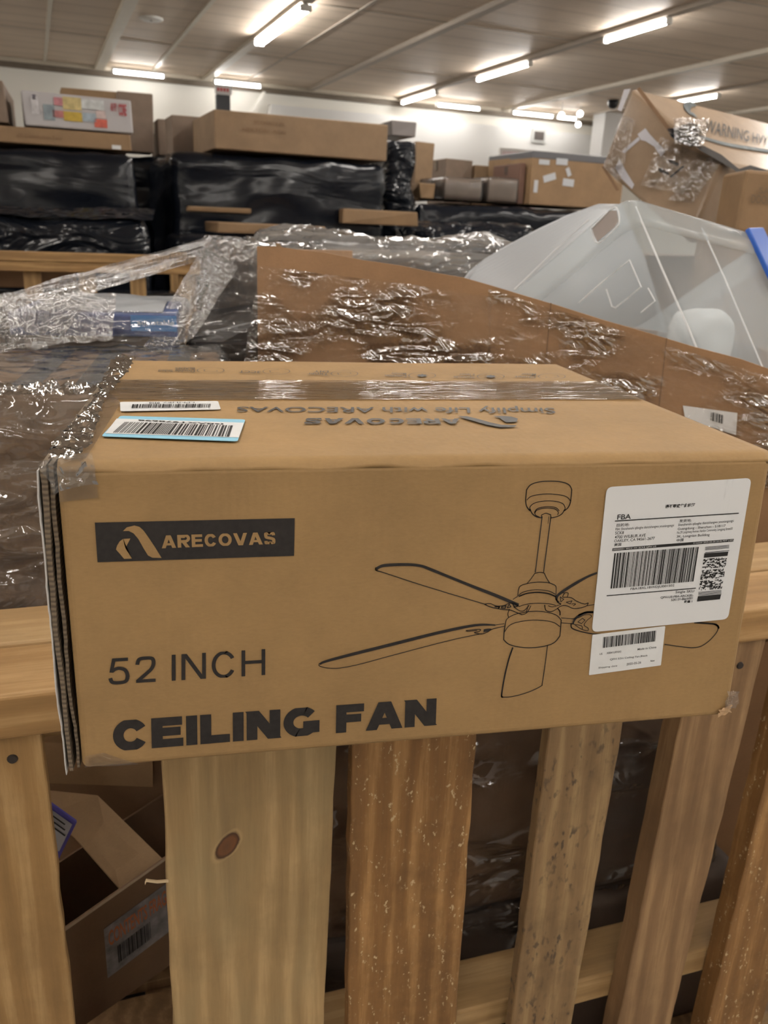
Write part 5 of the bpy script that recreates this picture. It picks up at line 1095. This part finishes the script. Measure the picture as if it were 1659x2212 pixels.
# tilted torn carton, upper right
tc = empty('torn_carton', PY(1480, 470, 2.5), 'big torn taped carton tilted on its corner at the upper right', 'cardboard box')
O_ = PY(1363, 188, 2.35); a_ = PY(1298, 362, 2.35)-O_; b_ = PY(1560, 352, 2.12)-O_; c_ = PY(1800, 300, 3.05)-O_
pts = [O_, O_+a_, O_+a_+b_, O_+b_]
pts8 = pts+[p_+c_ for p_ in pts]
TCZ = list(pts8)
v, f = hexa(pts8, .015, 3); 
TK = cardboard('torn carton kraft', (.29, .20, .125), gloss=.35); mesh('carton_body', v, f, TK, tc)
nE = a_.cross(b_).normalized(); nE = nE if nE.dot(CAMP-O_) > 0 else -nE
nL = b_.cross(c_).normalized(); nL = nL if nL.dot(CAMP-O_) > 0 else -nL
def onp(px, py, n_, o=.003):
    d = ray(px, py); q0 = O_+n_*o; t_ = (q0-CAMP).dot(n_)/d.dot(n_); return CAMP+d*t_
ZR = z2p(1259, 160, 1659/400.)
def E_(pts, o=.003): return [onp(x, y, nE, o) for x, y in ZR(pts)]
def Lg(pts, o=.003): return [onp(x, y, nL, o) for x, y in ZR(pts)]
mb = MB()
for s_ in ([(760, 770), (800, 765), (830, 785), (862, 800), (850, 825), (815, 810), (780, 795)], [(670, 850), (700, 840), (740, 865), (775, 885), (765, 905), (730, 890), (690, 880)], [(775, 918), (895, 820), (912, 828), (790, 930)]): poly(mb, E_(s_))
mb.build('arrow_mark', INK, tc)
WT = plain('greyish white tape', (.50, .49, .53), .35, coat=.3)
for s_ in ([(490, 540), (560, 485), (600, 540), (740, 690), (700, 740), (640, 650), (560, 600), (520, 590)], [(290, 840), (330, 760), (380, 860), (460, 990), (440, 1030), (350, 940)], [(350, 690), (500, 560), (510, 590), (370, 710)], [(310, 320), (370, 140), (430, 128), (345, 335)]):
    mb = MB(); poly(mb, E_(s_, .004)); mb.build('tape_strip', WT, tc)
CT = film('far glossy tape', .11, .04, .05, (30, 30, 30), bstr=1.0, dist=.02)
sheet('clear_wrap', E_([(180, 830), (330, 1000), (470, 420), (350, 350)], .012), 50, 60, .008, CT, tc, seed=2, sx=20, sy=20)
sheet('clear_wrap', E_([(760, 1130), (980, 1160), (1240, 800), (1130, 740)], .012), 50, 60, .006, CT, tc, seed=4, sx=20, sy=20)
sheet('clear_wrap', E_([(520, 1000), (900, 1080), (1150, 760), (700, 560)], .010), 60, 60, .006, film('far light wrap', .08, .03, .15, (12, 12, 12), bstr=.8, dist=.02), tc, seed=5, sx=8, sy=14)
mb = MB(); poly(mb, Lg([(750, 490), (860, 475), (960, 430), (1030, 450), (1060, 520), (1040, 640), (960, 650), (850, 610), (790, 560)], .006)); mb.build('dark_patch', BF2, tc)
sheet('clear_wrap', Lg([(800, 640), (1060, 680), (1120, 420), (800, 410)], .014), 50, 40, .012, CT, tc, seed=8, sx=18, sy=18)
mb = MB(); poly(mb, Lg([(1000, 640), (1080, 640), (1240, 720), (1400, 850), (1500, 815), (1680, 870), (1680, 900), (1500, 850), (1400, 890), (1240, 790), (1060, 690)], .005)); mb.build('torn_gap_shade', plain('torn opening painted shade', (.02, .016, .014), .9), tc)  # flat near-black patch, shade of the torn gap put into its colour
GR = plain('grey blue print', (.16, .18, .19), .6)
mb = MB(); add_ribbon(mb, smooth_line(Lg([(1000, 540), (1150, 590), (1350, 640), (1680, 690)], .004), k=5), .022, nL); P = smooth_line(Lg([(990, 265), (945, 275), (935, 310), (960, 345), (1000, 365)], .004), k=5); add_ribbon(mb, P, .03, nL); mb.build('printed_line', GR, tc)
mb = MB(); add_text(mb, 'WARNING HVY', Lg([(1090, 520), (1660, 640), (1660, 560), (1110, 400)], .004), .0); mb.build('lettering', INK, tc)
mb = MB(); poly(mb, E_([(170, 830), (190, 820), (330, 1040), (300, 1050)], .004)); mb.build('board_edge', KRAFTD, tc); mb = MB(); add_ribbon(mb, E_([(500, 130), (620, 290), (760, 480)], .004), .012, nE); mb.build('board_edge', KRAFTD, tc)
# cartons below it
e = empty('cardboard_box', PY(1620, 480, 1.85), 'light brown carton with DOOR lettering at the right edge above the tote', 'cardboard box')
P = [PY(x, y, 1.80) for x, y in ((1588, 500), (1700, 520), (1700, 372), (1612, 366))]; dpt = Vector((.05, .2, 0))
pts8 = [P[0], P[1], P[1]+dpt, P[0]+dpt, P[3], P[2], P[2]+dpt, P[3]+dpt]; v, f = hexa(pts8, .01, 2); mesh('carton_body', v, f, KRAFT4, e)
mb = MB(); add_text(mb, 'DOOR', [PY(x, y, 1.794) for x, y in ((1622, 438), (1664, 442), (1666, 424), (1624, 420))], .01); add_text(mb, 'SA', [PY(x, y, 1.794) for x, y in ((1640, 418), (1664, 420), (1664, 406), (1640, 404))], .01); mb.build('lettering', plain('faint print', (.20, .14, .085), .6), e)
z5 = P[0].z
st5 = (O_+a_+b_).z
for lb_, (xa, xb, ya, yb, za, zb_), mt in (('tall brown stack carton standing under the torn tilted carton', (1.62, 2.4, 2.42, 3.1, 0.002, min(p_.z for p_ in TCZ)-.02), KRAFT3), ('brown carton standing on the crate deck beneath the DOOR carton', (P[0].x-.01, P[1].x+.05, 1.79, 2.0, .1295, min(P[0].z, P[1].z)-.005), KRAFT2)):
    e = empty('cardboard_box', ((xa+xb)/2, (ya+yb)/2, za), lb_, 'cardboard box'); v, f = hexa(boxpts(xa, xb, ya, yb, za, zb_), .01, 2); mesh('carton_body', v, f, mt, e)
# scratch properties not needed any more
for o in bpy.data.objects:
    for k in ('_w', '_h', '_d'):
        if k in o: del o[k]
